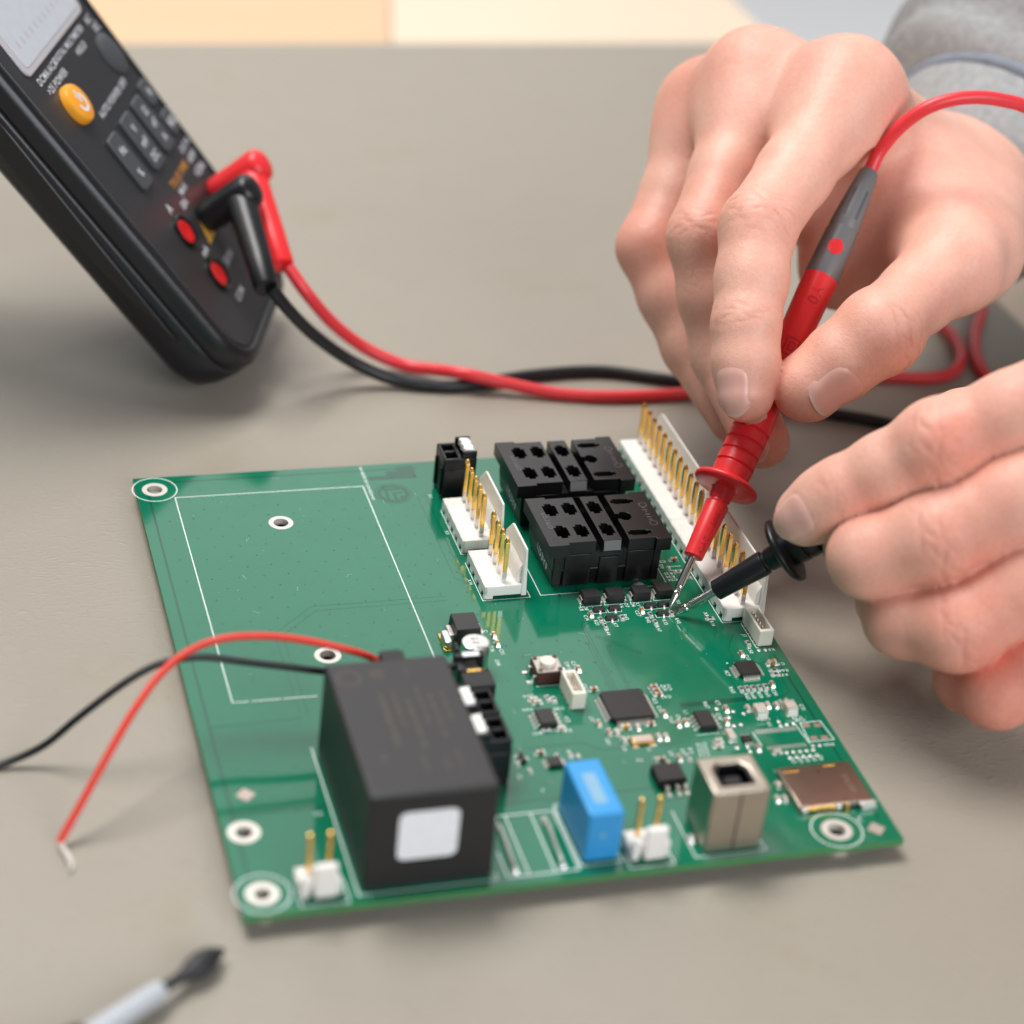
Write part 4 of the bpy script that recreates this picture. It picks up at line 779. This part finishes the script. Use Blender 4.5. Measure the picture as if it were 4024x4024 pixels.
# ------------------------------------------------------------------ the person's two hands and sleeve
def skin_mat():
    m = bpy.data.materials.new('skin'); m.use_nodes = True; nt = m.node_tree; N = nt.nodes.new; b = nt.nodes['Principled BSDF']; tc = N('ShaderNodeTexCoord')
    at = N('ShaderNodeAttribute'); at.attribute_name = 'blush'
    n1 = N('ShaderNodeTexNoise'); n1.inputs['Scale'].default_value = 130; n1.inputs['Detail'].default_value = 7; n1.inputs['Roughness'].default_value = .65; nt.links.new(tc.outputs['Object'], n1.inputs['Vector'])
    ma_ = N('ShaderNodeMath'); ma_.operation = 'MULTIPLY_ADD'; ma_.inputs[1].default_value = .85; ma_.inputs[2].default_value = -0.36; nt.links.new(n1.outputs['Fac'], ma_.inputs[0])
    ad = N('ShaderNodeMath'); ad.use_clamp = True; nt.links.new(at.outputs['Fac'], ad.inputs[0]); nt.links.new(ma_.outputs[0], ad.inputs[1])
    mx = N('ShaderNodeMix'); mx.data_type = 'RGBA'; mx.inputs['A'].default_value = (0.85, 0.485, 0.375, 1); mx.inputs['B'].default_value = (0.80, 0.275, 0.195, 1)
    nt.links.new(ad.outputs[0], mx.inputs['Factor'])
    a2 = N('ShaderNodeAttribute'); a2.attribute_name = 'crease'; m2 = N('ShaderNodeMix'); m2.data_type = 'RGBA'; m2.inputs['B'].default_value = (0.60, 0.24, 0.18, 1)
    mf = N('ShaderNodeMath'); mf.operation = 'MULTIPLY'; mf.inputs[1].default_value = .55; nt.links.new(a2.outputs['Fac'], mf.inputs[0]); nt.links.new(mf.outputs[0], m2.inputs['Factor'])
    nt.links.new(mx.outputs['Result'], m2.inputs['A'])
    fn = N('ShaderNodeTexNoise'); fn.inputs['Scale'].default_value = 900; fn.inputs['Detail'].default_value = 3; nt.links.new(tc.outputs['Object'], fn.inputs['Vector'])
    fr2 = N('ShaderNodeMapRange'); fr2.inputs['From Min'].default_value = .3; fr2.inputs['From Max'].default_value = .7; fr2.inputs['To Min'].default_value = .955; fr2.inputs['To Max'].default_value = 1.035; nt.links.new(fn.outputs['Fac'], fr2.inputs['Value'])
    hs = N('ShaderNodeHueSaturation'); nt.links.new(fr2.outputs[0], hs.inputs['Value']); nt.links.new(m2.outputs['Result'], hs.inputs['Color']); nt.links.new(hs.outputs[0], b.inputs['Base Color'])
    b.inputs['Roughness'].default_value = 0.46; b.inputs['Specular IOR Level'].default_value = 0.42
    b.inputs['Subsurface Weight'].default_value = 0.25; b.inputs['Subsurface Radius'].default_value = (1.0, 0.32, 0.18); b.inputs['Subsurface Scale'].default_value = 0.0018
    v = N('ShaderNodeTexVoronoi'); v.feature = 'DISTANCE_TO_EDGE'; v.inputs['Scale'].default_value = 1300; nt.links.new(tc.outputs['Object'], v.inputs['Vector'])
    n2 = N('ShaderNodeTexNoise'); n2.inputs['Scale'].default_value = 700; n2.inputs['Detail'].default_value = 4; nt.links.new(tc.outputs['Object'], n2.inputs['Vector'])
    h = N('ShaderNodeMath'); h.operation = 'MULTIPLY_ADD'; h.inputs[1].default_value = .6; nt.links.new(v.outputs['Distance'], h.inputs[0]); nt.links.new(n2.outputs['Fac'], h.inputs[2])
    bp = N('ShaderNodeBump'); bp.inputs['Strength'].default_value = 0.5; bp.inputs['Distance'].default_value = 0.00022; nt.links.new(h.outputs[0], bp.inputs['Height']); nt.links.new(bp.outputs[0], b.inputs['Normal'])
    return m
m_skin = skin_mat()
def nail_mat():
    m = mat('fingernail', (0.86, 0.47, 0.40), 0.32, var=.04, spec=.5, sss=.3, sssr=(1, .4, .3)); nt = m.node_tree; b = nt.nodes['Principled BSDF']
    at = nt.nodes.new('ShaderNodeAttribute'); at.attribute_name = 'free'; mx = nt.nodes.new('ShaderNodeMix'); mx.data_type = 'RGBA'
    old = b.inputs['Base Color'].links[0].from_socket; nt.links.new(old, mx.inputs['A']); mx.inputs['B'].default_value = (0.84, 0.66, 0.58, 1)
    nt.links.new(at.outputs['Fac'], mx.inputs['Factor']); nt.links.new(mx.outputs['Result'], b.inputs['Base Color']); return m
m_nail = nail_mat()

class Field:
    """signed distance field of a hand on a regular grid (millimetres)"""
    def __init__(s, lo, hi, vox):
        s.lo = np.array(lo, float); s.vox = vox; s.n = np.ceil((np.array(hi)-s.lo)/vox).astype(int)+1
        s.ax = [s.lo[i]+vox*np.arange(s.n[i]) for i in range(3)]
    def new(s): return np.full(s.n, 60.0, np.float32)
    def sub(s, lo, hi, mg):
        a = np.clip(((np.array(lo)-mg-s.lo)/s.vox).astype(int), 0, s.n); b = np.clip(((np.array(hi)+mg-s.lo)/s.vox).astype(int)+2, 0, s.n)
        sl = tuple(slice(i, j) for i, j in zip(a, b))
        if any(j <= i for i, j in zip(a, b)): return None, None
        X, Y, Z = np.meshgrid(*[s.ax[i][sl[i]] for i in range(3)], indexing='ij', sparse=True); return sl, (X, Y, Z)
    def cone(s, F, a, b, ra, rb, k=3.0, mg=14, flat=None):
        a = np.array(a, float); b = np.array(b, float); r = max(ra, rb)
        sl, P = s.sub(np.minimum(a, b)-r, np.maximum(a, b)+r, mg)
        if sl is None: return
        d = b-a; L2 = d@d
        t = np.clip(((P[0]-a[0])*d[0]+(P[1]-a[1])*d[1]+(P[2]-a[2])*d[2])/L2, 0, 1)
        v = [P[i]-a[i]-t*d[i] for i in range(3)]
        if flat is not None:   # squash along a direction: flat=(dir, factor)
            n, fac = np.array(flat[0], float), flat[1]; n = n/np.linalg.norm(n); q = v[0]*n[0]+v[1]*n[1]+v[2]*n[2]
            v = [v[i]+n[i]*q*(1/fac-1) for i in range(3)]
        dist = np.sqrt(v[0]**2+v[1]**2+v[2]**2)-(ra+(rb-ra)*t)
        if flat is not None: dist = dist*min(1, flat[1]*1.05)
        smin(F, sl, dist, k)
    def ball(s, F, c, r, k=3.0, mg=12):
        c = np.array(c, float); sl, P = s.sub(c-r, c+r, mg)
        if sl is None: return
        smin(F, sl, np.sqrt((P[0]-c[0])**2+(P[1]-c[1])**2+(P[2]-c[2])**2)-r, k)
    cr = None
    def crease(s, F, c, ax, dor, rad, depth=.35, width=.5, wob=.5, ph=0.0):
        c = np.array(c, float); ax = np.array(ax, float); ax /= np.linalg.norm(ax); dor = np.array(dor, float); dor -= ax*(dor@ax); dor /= np.linalg.norm(dor); sd = np.cross(ax, dor)
        s.cr = (s.cr or [])+[(c, ax, dor, sd, rad, depth, width, wob, ph)]
        sl, P = s.sub(c-rad*1.5, c+rad*1.5, 1)
        if sl is None: return
        v = [P[i]-c[i] for i in range(3)]
        dt = lambda n: v[0]*n[0]+v[1]*n[1]+v[2]*n[2]
        x, y, z = dt(ax), dt(dor), dt(sd)
        x = x+wob*np.sin(z*.55+ph)+.25*wob*np.sin(z*1.7+2*ph)
        msk = np.clip((y/(rad*.9)-.05)*2.2, 0, 1)*np.clip(2.2-2.2*np.abs(z)/(rad*1.05), 0, 1)
        F[sl] += (.68*depth*np.exp(-(x/(width*.85))**2)*msk*(.55+.45*np.sin(z*.9+ph*3))).astype(np.float32)
    def sample(s, p):
        q = (np.asarray(p)-s.lo)/s.vox; i = np.clip(np.floor(q).astype(int), 0, s.n-2); f = q-i; r = 0
        for dx in (0, 1):
            for dy in (0, 1):
                for dz in (0, 1):
                    wgt = (f[0] if dx else 1-f[0])*(f[1] if dy else 1-f[1])*(f[2] if dz else 1-f[2]); r += wgt*s.F[i[0]+dx, i[1]+dy, i[2]+dz]
        return float(r)
    def nets(s, F):
        """surface nets: one vertex in every cell the surface crosses"""
        neg = F < 0; n = s.n; c = np.zeros(tuple(n-1), np.int8)
        cor = [(i, j, k) for i in (0, 1) for j in (0, 1) for k in (0, 1)]
        cut = lambda A, o: A[o[0]:n[0]-1+o[0], o[1]:n[1]-1+o[1], o[2]:n[2]-1+o[2]]
        for o in cor: c += cut(neg, o)
        act = (c > 0) & (c < 8); idx = np.full(act.shape, -1, np.int64); cells = np.argwhere(act); idx[act] = np.arange(len(cells))
        acc = np.zeros((len(cells), 3)); cnt = np.zeros(len(cells)); vals = {o: cut(F, o)[act].astype(np.float64) for o in cor}
        for a in cor:
            for d in range(3):
                if a[d] == 0:
                    b = tuple(1 if i == d else a[i] for i in range(3)); fa, fb = vals[a], vals[b]; m = (fa < 0) != (fb < 0)
                    t = np.where(m, fa/np.where(m, fa-fb, 1), 0); p = np.tile(np.array(a, float), (len(cells), 1)); p[:, d] = t
                    acc[m] += p[m]; cnt += m
        vs = s.lo+(cells+acc/cnt[:, None])*s.vox; quads = []
        for d in range(3):
            u, w_ = [(1, 2), (2, 0), (0, 1)][d]
            A = np.moveaxis(neg, (d, u, w_), (0, 1, 2)); I = np.moveaxis(idx, (d, u, w_), (0, 1, 2))
            A0 = A[:-1, 1:-1, 1:-1]; A1 = A[1:, 1:-1, 1:-1]; m = A0 != A1
            q = np.stack([I[:, :-1, :-1][m], I[:, 1:, :-1][m], I[:, 1:, 1:][m], I[:, :-1, 1:][m]], 1); fl = A0[m]
            q[~fl] = q[~fl][:, ::-1]; quads.append(q)
        quads = np.concatenate(quads); quads = quads[(quads >= 0).all(1)]
        return vs, quads
def smin(F, sl, d, k):
    a = F[sl]; h = np.maximum(k-np.abs(a-d), 0)/k; F[sl] = (np.minimum(a, d)-h*h*k*.25).astype(np.float32)
def smin2(a, b, k):
    h = np.maximum(k-np.abs(a-b), 0)/k; return np.minimum(a, b)-h*h*k*.25
def hand_object(name, fld, F, parent, org, blush):
    vs, qs = fld.nets(F); me = bpy.data.meshes.new(name); o = np.array(org)
    me.vertices.add(len(vs)); me.vertices.foreach_set('co', ((vs-o)*SC).ravel())
    me.loops.add(len(qs)*4); me.loops.foreach_set('vertex_index', qs.ravel().astype(np.int32))
    me.polygons.add(len(qs)); me.polygons.foreach_set('loop_start', np.arange(0, len(qs)*4, 4, dtype=np.int32)); me.polygons.foreach_set('loop_total', np.full(len(qs), 4, np.int32))
    me.polygons.foreach_set('use_smooth', np.ones(len(qs), bool)); me.update(calc_edges=True); me.validate()
    bl = np.zeros(len(vs))
    for c, r, a in blush: bl += a*np.exp(-((vs-np.array(c))**2).sum(1)/(r*r))
    ln = np.zeros(len(vs))
    for c, ax, dor, sd, rad, depth, width, wob, ph in fld.cr or []:
        v = vs-c; ok = (v*v).sum(1) < (rad*1.5)**2; v = v[ok]; x, y, z = v@ax, v@dor, v@sd
        x = x+wob*np.sin(z*.55+ph)+.25*wob*np.sin(z*1.7+2*ph); msk = np.clip((y/(rad*.9)-.05)*2.2, 0, 1)*np.clip(2.2-2.2*np.abs(z)/(rad*1.05), 0, 1)
        ln[ok] += depth*2*np.exp(-(x/(width*.9))**2)*msk*(.55+.45*np.sin(z*.9+ph*3))
    a2 = me.attributes.new('crease', 'FLOAT', 'POINT'); a2.data.foreach_set('value', np.clip(ln, 0, 1).astype(np.float32))
    at = me.attributes.new('blush', 'FLOAT', 'POINT'); at.data.foreach_set('value', np.clip(bl, 0, 1).astype(np.float32))
    me.materials.append(m_skin)
    return link(name, me, parent, org)
def nail(fld, parent, T, ax, dor, length, half, back, tipout=.6, lift=.28):
    """curved nail plate laid on the finger: T tip centre, ax finger direction, dor the side the nail faces"""
    T = np.array(T, float); ax = np.array(ax, float); ax /= np.linalg.norm(ax); dor = np.array(dor, float); dor -= ax*(dor@ax); dor /= np.linalg.norm(dor); sd = np.cross(ax, dor)
    nu, nv = 15, 17; top = []; bot = []; fr = []
    for j in range(nv):
        v = j/(nv-1)
        for i in range(nu):
            u = -1+2*i/(nu-1); wv = half*(.80+.20*math.sin(min(1, v*2.2)*math.pi/2))*(1 if v < .9 else 1-.6*((v-.9)/.1)**2*.5)
            an = u*wv; vv = v; 
            if v < .5: vv = .5-(.5-v)*(1-.30*u*u)           # rounded cuticle
            else: vv = .5+(v-.5)*(1-.16*u*u)
            A = T+ax*(-back+vv*length); rd = dor*math.cos(an)+sd*math.sin(an); r = 20.0; p = A+rd*r
            for _ in range(60):
                f = fld.sample(p); 
                if f < .01 or r < 1: break
                r -= max(f*.8, .02); p = A+rd*r
            edge = min(1, (1-abs(u))*4)*min(1, v*5); e2 = lift*edge-(1-edge)*.25
            if v > .8: e2 = lift*min(1, (1-abs(u))*5)+.05
            pp = p+rd*e2+(ax*tipout*max(0, (v-.85)/.15)); top.append(pp); bot.append(p+rd*(e2-.55)+(ax*tipout*.6*max(0, (v-.85)/.15))); fr.append(max(0, (v-.93)/.07))
    n = nu*nv; g = M(); fs = []
    for j in range(nv-1):
        for i in range(nu-1):
            a = j*nu+i; fs += [(a, a+1, a+nu+1, a+nu), (n+a+nu, n+a+nu+1, n+a+1, n+a)]
    bd = [i for i in range(nu)]+[j*nu+nu-1 for j in range(1, nv)]+[(nv-1)*nu+i for i in range(nu-2, -1, -1)]+[j*nu for j in range(nv-2, 0, -1)]
    fs += [(bd[i], n+bd[i], n+bd[(i+1) % len(bd)], bd[(i+1) % len(bd)]) for i in range(len(bd))]
    g.add(top+bot, fs); o = g.build('fingernail', m_nail, parent, org=tuple(T), ang=60)
    at = o.data.attributes.new('free', 'FLOAT', 'POINT'); at.data.foreach_set('value', np.array(fr+fr, np.float32)); return o

person = empty('person', (240, 150, -ZB), 'person in a grey sweater reaching in from the right, holding both test probes', 'person')
A_ = lambda p: np.array(p, float)
def chain(fld, J, R, k=2.6):
    F = fld.new()
    for i in range(len(J)-1): fld.cone(F, J[i], J[i+1], R[i], R[i+1], k)
    return F
CAMP = A_((-60.818, -298.330, 280.095))
# --- right hand: pinches the red probe between thumb, index and middle finger
RI = [(182.4, 175.2, 92.0), (147.1, 139.5, 73.4), (140.1, 122.1, 56.2), (138.4, 112.4, 42.8)]
RT = [(232.0, 176.0, 55.0), (198.4, 134.7, 63.1), (169.5, 111.9, 58.3), (154.4, 111.0, 44.8)]
RM = [(166.6, 195.1, 87.2), (141.5, 157.9, 62.3), (145.5, 143.4, 36.4), (149.5, 121.4, 23.9)]
RR = [(160.6, 208.8, 74.5), (137.8, 182.4, 48.3), (145.0, 162.3, 28.8), (151.3, 143.0, 17.9)]
RP = [(166.4, 216.1, 58.2), (152.0, 202.0, 36.4), (156.3, 183.8, 25.9), (161.2, 167.1, 18.3)]
RW = (236.0, 199.0, 52.0)
fr_ = Field((118, 92, 2), (292, 262, 116), .64)
palm = fr_.new(); W0 = A_(RW); FA = A_((.735, .614, .287))
fr_.cone(palm, W0+FA*60, W0, 23, 22, 8)
for J, r0, r1 in ((RI, 11.5, 14), (RM, 11.2, 14), (RR, 10.8, 14), (RP, 10.2, 13)): fr_.cone(palm, J[0], W0*.78+A_(J[0])*.22, r0, r1, 9)
fr_.cone(palm, W0, A_(RT[0])*.45+A_(RT[1])*.55, 19, 14.5, 12)          # thumb base
fr_.cone(palm, (204, 152, 60), (206, 176, 62), 13.5, 16, 13); fr_.cone(palm, (206, 176, 62), (222, 186, 56), 16, 18, 12)   # web between thumb and index
fr_.cone(palm, (176, 190, 62), (212, 192, 54), 13, 15, 10); fr_.cone(palm, (186, 167, 48), (208, 174, 56), 11, 15, 12)
G_ = []
def finger(fld, J, R, extra=()):
    F = chain(fld, J, R)
    for c, r in extra: fld.ball(F, c, r, 5)
    return F
mid = lambda a, b, t=.5: A_(a)*(1-t)+A_(b)*t
dI = A_((-.35, -.62, .45)); dM = A_((-.75, -.35, .35))
fi = finger(fr_, RI[:1]+[tuple(mid(RI[0], RI[1], .6))]+RI[1:2]+[tuple(mid(RI[1], RI[2], .55))]+RI[2:3]+[tuple(mid(RI[2], RI[3], .55)), RI[3]], [11.2, 9.4, 9.2, 8.6, 8.0, 7.8, 6.9])
ft = finger(fr_, RT[1:2]+[tuple(mid(RT[1], RT[2], .45))]+RT[2:3]+[tuple(mid(RT[2], RT[3], .55)), RT[3]], [12.0, 9.4, 9.6, 9.1, 7.9], [(A_(RT[2])+(1.0, -1.0, .2), 9.1), (A_(RT[1])+(1, -1.5, 1), 11.0), (A_(RT[3])+(-1.4, .5, -.6), 6.9)])
fm = finger(fr_, RM[:1]+[tuple(mid(RM[0], RM[1], .6))]+RM[1:2]+[tuple(mid(RM[1], RM[2]))]+RM[2:3]+[RM[3]], [11.0, 9.3, 9.0, 8.7, 8.0, 6.9])
fg = finger(fr_, RR[:1]+[tuple(mid(RR[0], RR[1], .6))]+RR[1:2]+[tuple(mid(RR[1], RR[2]))]+RR[2:3]+[RR[3]], [10.6, 9.0, 8.8, 8.4, 7.6, 6.6])
fp = finger(fr_, RP[:1]+RP[1:3]+[RP[3]], [10.5, 8.2, 7.0, 6.0])
# knuckle heads and tendons
for c, r in ((A_(RI[0])+(-1, 0, 3), 10), (A_(RM[0])+(-1, 0, 2.5), 9.6), (A_(RR[0])+(-1.5, 0, 2), 8.8)): fr_.ball(palm, c, r, 9)
for J, K in ((RI, RM), (RM, RR), (RR, RP)):
    fr_.cone(palm, J[0], K[0], 9.5, 9.0, 10); fr_.cone(palm, mid(J[0], J[1], .22), mid(K[0], K[1], .22), 7.2, 7.0, 8)
F = smin2(fi, palm, 11); F = np.minimum(F, smin2(ft, palm, 11)); F = smin2(F, smin2(fm, palm, 11), .6); F = smin2(F, smin2(fg, palm, 10), .6); F = smin2(F, smin2(fp, palm, 6), .9)
dorI = A_((-.55, -.55, .62)); 
for off, d, ph in ((-4.6, .24, .4), (-3.0, .36, 0), (-1.4, .52, 1), (.4, .5, 2.2), (2.2, .44, 3.1), (4.2, .3, 4), (6.0, .2, 5)): fr_.crease(F, A_(RI[1])+(A_(RI[2])-A_(RI[1]))/24*off, A_(RI[2])-A_(RI[0]), dorI, 11, d, .42, .8, ph)
for off, d, ph in ((-2.6, .24, .6), (-1.2, .34, 0), (.3, .42, 1.5), (1.8, .3, 3)): fr_.crease(F, A_(RI[2])+(A_(RI[3])-A_(RI[2]))/17*off, A_(RI[3])-A_(RI[1]), dorI, 9.5, d, .4, .5, ph)
for off, d, ph in ((-4, .25, 2), (-2.4, .35, .5), (-.4, .48, 1), (1.6, .38, 2.2), (3.4, .25, 3)): fr_.crease(F, A_(RM[1])+(A_(RM[2])-A_(RM[1]))/30*off, A_(RM[2])-A_(RM[0]), (-.8, -.3, .4), 11, d, .45, .7, ph)
dorT = A_((.30, -.90, .12))
for off, d, ph in ((-5.0, .3, 0), (-2.6, .45, 1), (-.6, .4, 4), (1.6, .48, 2), (3.8, .34, 3)): fr_.crease(F, A_(RT[2])+(A_(RT[3])-A_(RT[2]))/21*off, A_(RT[3])-A_(RT[1]), dorT, 12, d, .42, .9, ph)
# the probe stays clear of the flesh
tP = [A_(rP)+A_(rD)*t for t in (36, 127)]; sl, Pq = fr_.sub(np.minimum(*tP)-6, np.maximum(*tP)+6, 2); d_ = tP[1]-tP[0]
t = np.clip(sum((Pq[i]-tP[0][i])*d_[i] for i in range(3))/(d_@d_), 0, 1); dist = np.sqrt(sum((Pq[i]-tP[0][i]-t*d_[i])**2 for i in range(3)))-4.9
F[sl] = np.maximum(F[sl], -dist).astype(np.float32)
fr_.F = F
bl = [(RI[1], 10, .45), (RI[2], 8, .25), (A_(RI[3])+(-1, -3, -6), 10, .45), (RT[2], 10, .35), (A_(RT[3])+(0, 0, -5), 11, .5), (RM[1], 10, .5), (RR[1], 11, .7), (A_(RI[0])+(0, 0, 10), 14, .35), (A_(RM[0])+(-3, -2, 9), 13, .45), (A_(RR[0])+(-5, -2, 6), 13, .5), (RM[3], 12, .5), ((205, 155, 75), 16, .25), ((150, 165, 70), 12, .35)]
rh = hand_object('right_hand', fr_, F, person, RW, bl)
nail(fr_, rh, RI[3], A_(RI[3])-A_(RI[2]), (-.80, -.50, .36), 12.0, .70, 6.4)
nail(fr_, rh, RT[3], A_(RT[3])-A_(RT[2]), (.10, -.95, .12), 12.5, .70, 10.5, 1.0)
nail(fr_, rh, RM[3], A_(RM[3])-A_(RM[2]), (-.80, -.48, .30), 11.5, .72, 5.6)
# --- left hand: holds the black probe, back of the fingers towards the viewer
LI = [(192.1, 46.6, 82.9), (159.6, 57.6, 59.3), (142.9, 64.7, 43.9), (136.8, 68.1, 36.3)]
LM = [(194.3, 37.4, 70.0), (157.0, 45.6, 43.2), (145.5, 51.9, 35.1), (151.2, 69.2, 26.6)]
LR = [(195.5, 31.5, 53.8), (159.9, 34.4, 27.5), (152.7, 44.4, 23.6), (158.2, 61.7, 15.1)]
LP = [(197.9, 27.4, 37.3), (171.3, 30.7, 12.6), (169.8, 39.1, 9.4), (175.7, 55.1, 5.2)]
LT = [(218.6, 51.3, 60.4), (209.7, 78.9, 50.7), (183.4, 86.4, 44.2), (163.7, 82.0, 37.5)]
LW = (240.0, 22.0, 64.0)
fl_ = Field((120, 0, -5), (300, 106, 110), .7)
palm = fl_.new(); W0 = A_(LW)
fl_.cone(palm, W0+(50, -2, 4), W0, 24, 22, 8)
for J, r0, r1 in ((LI, 12, 15), (LM, 12, 15), (LR, 11.5, 14), (LP, 10.5, 14)): fl_.cone(palm, J[0], W0*.75+A_(J[0])*.25, r0, r1, 9)
fl_.cone(palm, W0, LT[0], 18, 15, 12); fl_.cone(palm, LT[0], LT[1], 14, 12, 12); fl_.cone(palm, LT[0], LI[0], 11, 11, 12)
gi = finger(fl_, LI[:1]+[tuple(mid(LI[0], LI[1], .6))]+LI[1:2]+[tuple(mid(LI[1], LI[2], .55))]+LI[2:3]+[tuple(mid(LI[2], LI[3], .5)), LI[3]], [10.6, 9.0, 9.1, 8.3, 7.9, 7.7, 6.9], [(A_(LI[1])+(-.6, -1.0, .8), 8.6)])
gm = finger(fl_, LM[:1]+[tuple(mid(LM[0], LM[1], .6))]+LM[1:], [11.5, 10.0, 10.1, 9.0, 7.5])
gr_ = finger(fl_, LR[:1]+[tuple(mid(LR[0], LR[1], .6))]+LR[1:], [11, 9.7, 9.7, 8.7, 7.2])
gp_ = finger(fl_, LP[:1]+LP[1:], [10.5, 8.9, 8.0, 6.4]); gt = finger(fl_, LT[1:], [12.5, 10, 8.5])
F = smin2(gi, palm, 5); F = np.minimum(F, smin2(gm, palm, 5)); F = np.minimum(F, smin2(gr_, palm, 5)); F = np.minimum(F, smin2(gp_, palm, 5)); F = np.minimum(F, smin2(gt, palm, 7))
dl = A_((-.15, -.72, .62))
for J, rr in ((LI, 11), (LM, 11.5), (LR, 11)):
    for off, d, ph in ((-4.4, .25, 3), (-2.6, .34, 0), (-.6, .5, 1.2), (1.5, .46, 2.5), (3.4, .3, 4)): fl_.crease(F, A_(J[1])+(A_(J[2])-A_(J[1]))/24*off, A_(J[2])-A_(J[0]), dl if J is LI else (-.3, -.85, .3), rr, d, .45, .8, ph)
for off, d, ph in ((-1.2, .2, 0), (.6, .26, 1.5)): fl_.crease(F, A_(LI[2])+(A_(LI[3])-A_(LI[2]))/12*off, A_(LI[3])-A_(LI[1]), dl, 9.5, d, .4, .5, ph)
tP = [A_(bP)+A_(bD)*t for t in (33, 120)]; sl, Pq = fl_.sub(np.minimum(*tP)-6, np.maximum(*tP)+6, 2); d_ = tP[1]-tP[0]
t = np.clip(sum((Pq[i]-tP[0][i])*d_[i] for i in range(3))/(d_@d_), 0, 1); dist = np.sqrt(sum((Pq[i]-tP[0][i]-t*d_[i])**2 for i in range(3)))-4.9
F[sl] = np.maximum(F[sl], -dist).astype(np.float32)
fl_.F = F
bl = [(A_(LI[1])+(-2, -7, 5), 9, .65), (A_(LI[2])+(0, -6, 3), 8, .35), (A_(LM[1])+(0, -9, 1), 11, .5), (A_(LR[1])+(0, -9, 1), 11, .5), (LP[1], 14, .95), (LM[2], 9, .5), (LR[2], 10, .5), ((176, 44, 60), 20, .2), ((180, 32, 30), 16, .4)]
lh = hand_object('left_hand', fl_, F, person, LW, bl)
nail(fl_, lh, LI[3], A_(LI[3])-A_(LI[2]), (-.62, -.60, .42), 11.5, .75, 5.6)
# --- sleeve of the right arm: turned cuff, blue seam, loose sleeve
def knit(name, col):
    m = mat(name, col, .95, spec=.15, var=.35, vscale=420); nt = m.node_tree; b = nt.nodes['Principled BSDF']; N = nt.nodes.new
    tc = N('ShaderNodeTexCoord'); w1 = N('ShaderNodeTexNoise'); w1.inputs['Scale'].default_value = 900; w1.inputs['Detail'].default_value = 3; nt.links.new(tc.outputs['Object'], w1.inputs['Vector'])
    bp = N('ShaderNodeBump'); bp.inputs['Strength'].default_value = .5; bp.inputs['Distance'].default_value = .0005; nt.links.new(w1.outputs['Fac'], bp.inputs['Height']); nt.links.new(bp.outputs[0], b.inputs['Normal']); return m
m_knit = knit('grey_knit', (0.36, 0.36, 0.36)); m_seam = knit('blue_seam_thread', (0.26, 0.29, 0.34))
def sleeve_mesh(rings, C0, D, seg=72, wr=None):
    D = Vector(D).normalized(); a = Vector((0, 0, 1)); a = (a-D*a.dot(D)).normalized(); b = D.cross(a); vs = []; fs = []
    for j, (t, r) in enumerate(rings):
        for k in range(seg):
            an = 2*math.pi*k/seg; rr = r+(wr(t, an) if wr else 0); vs.append(Vector(C0)+D*t+(a*math.cos(an)+b*math.sin(an))*rr)
    for j in range(len(rings)-1): fs += [(j*seg+k, j*seg+(k+1) % seg, (j+1)*seg+(k+1) % seg, (j+1)*seg+k) for k in range(seg)]
    return M().add(vs, fs)
C0 = (235.0, 201.3, 49.4); FD = (.735, .614, .287)
wr = lambda t, an: 2.6*math.sin(t*.30+2.4*math.sin(an*2+.6))*min(1, max(0, (t-22)/14))+.5*math.sin(an*3+t*.1)
sleeve_mesh([(14, 24.5), (3, 26), (.6, 26.6), (0, 27.8), (.8, 28.8), (4, 29.8), (12, 32.0), (20, 33.4), (22.5, 33.2)], C0, FD, wr=lambda t, an: .5*math.sin(an*3+t*.2)).build('cuff', m_knit, person, ang=70)
sleeve_mesh([(22.2, 31.5), (22, 33.4), (22.8, 34.6), (24.2, 34.8), (25.2, 33.8), (25, 31.5)], C0, FD).build('seam', m_seam, person, ang=70)
sleeve_mesh([(23, 30)]+[(24+i*3, 33.8+min(13, i*2.4)+.9*math.sin(i*.9)) for i in range(60)], C0, FD, wr=wr).build('sleeve', m_knit, person, ang=70)
C1 = (262.0, 20.0, 66.0)
sleeve_mesh([(12, 24.5), (1, 25), (0, 26.6), (1, 28), (10, 28.4), (22, 29), (40, 36), (70, 40), (140, 44)], C1, (1, -.04, .05)).build('cuff', m_knit, person, ang=70)
# the rest of the sweater, mostly outside the picture: both sleeves run back to the body
tor = []; n_ = 40
for z, cx, cy, a, b in ((-360, 640, 250, 120, 185), (-120, 630, 250, 118, 180), (60, 600, 255, 120, 190), (180, 575, 262, 118, 205), (270, 560, 268, 105, 212), (320, 556, 270, 82, 190), (350, 556, 272, 60, 90)):
    tor += [(cx+a*math.cos(2*math.pi*i/n_), cy+b*math.sin(2*math.pi*i/n_), z) for i in range(n_)]
M().add(tor, [(j*n_+i, j*n_+(i+1) % n_, (j+1)*n_+(i+1) % n_, (j+1)*n_+i) for j in range(6) for i in range(n_)]+[tuple(range(6*n_, 7*n_))]).build('sweater', m_knit, person, ang=80)
M().tube([(355, 302, 97), (420, 370, 150), (490, 430, 220), (545, 430, 268)], lambda t: 44+22*t, 40, sub=6).build('sleeve', m_knit, person, ang=80)
M().tube([(395, 15, 72), (450, 25, 110), (510, 70, 190), (550, 110, 262)], lambda t: 44+22*t, 40, sub=6).build('sleeve', m_knit, person, ang=80)
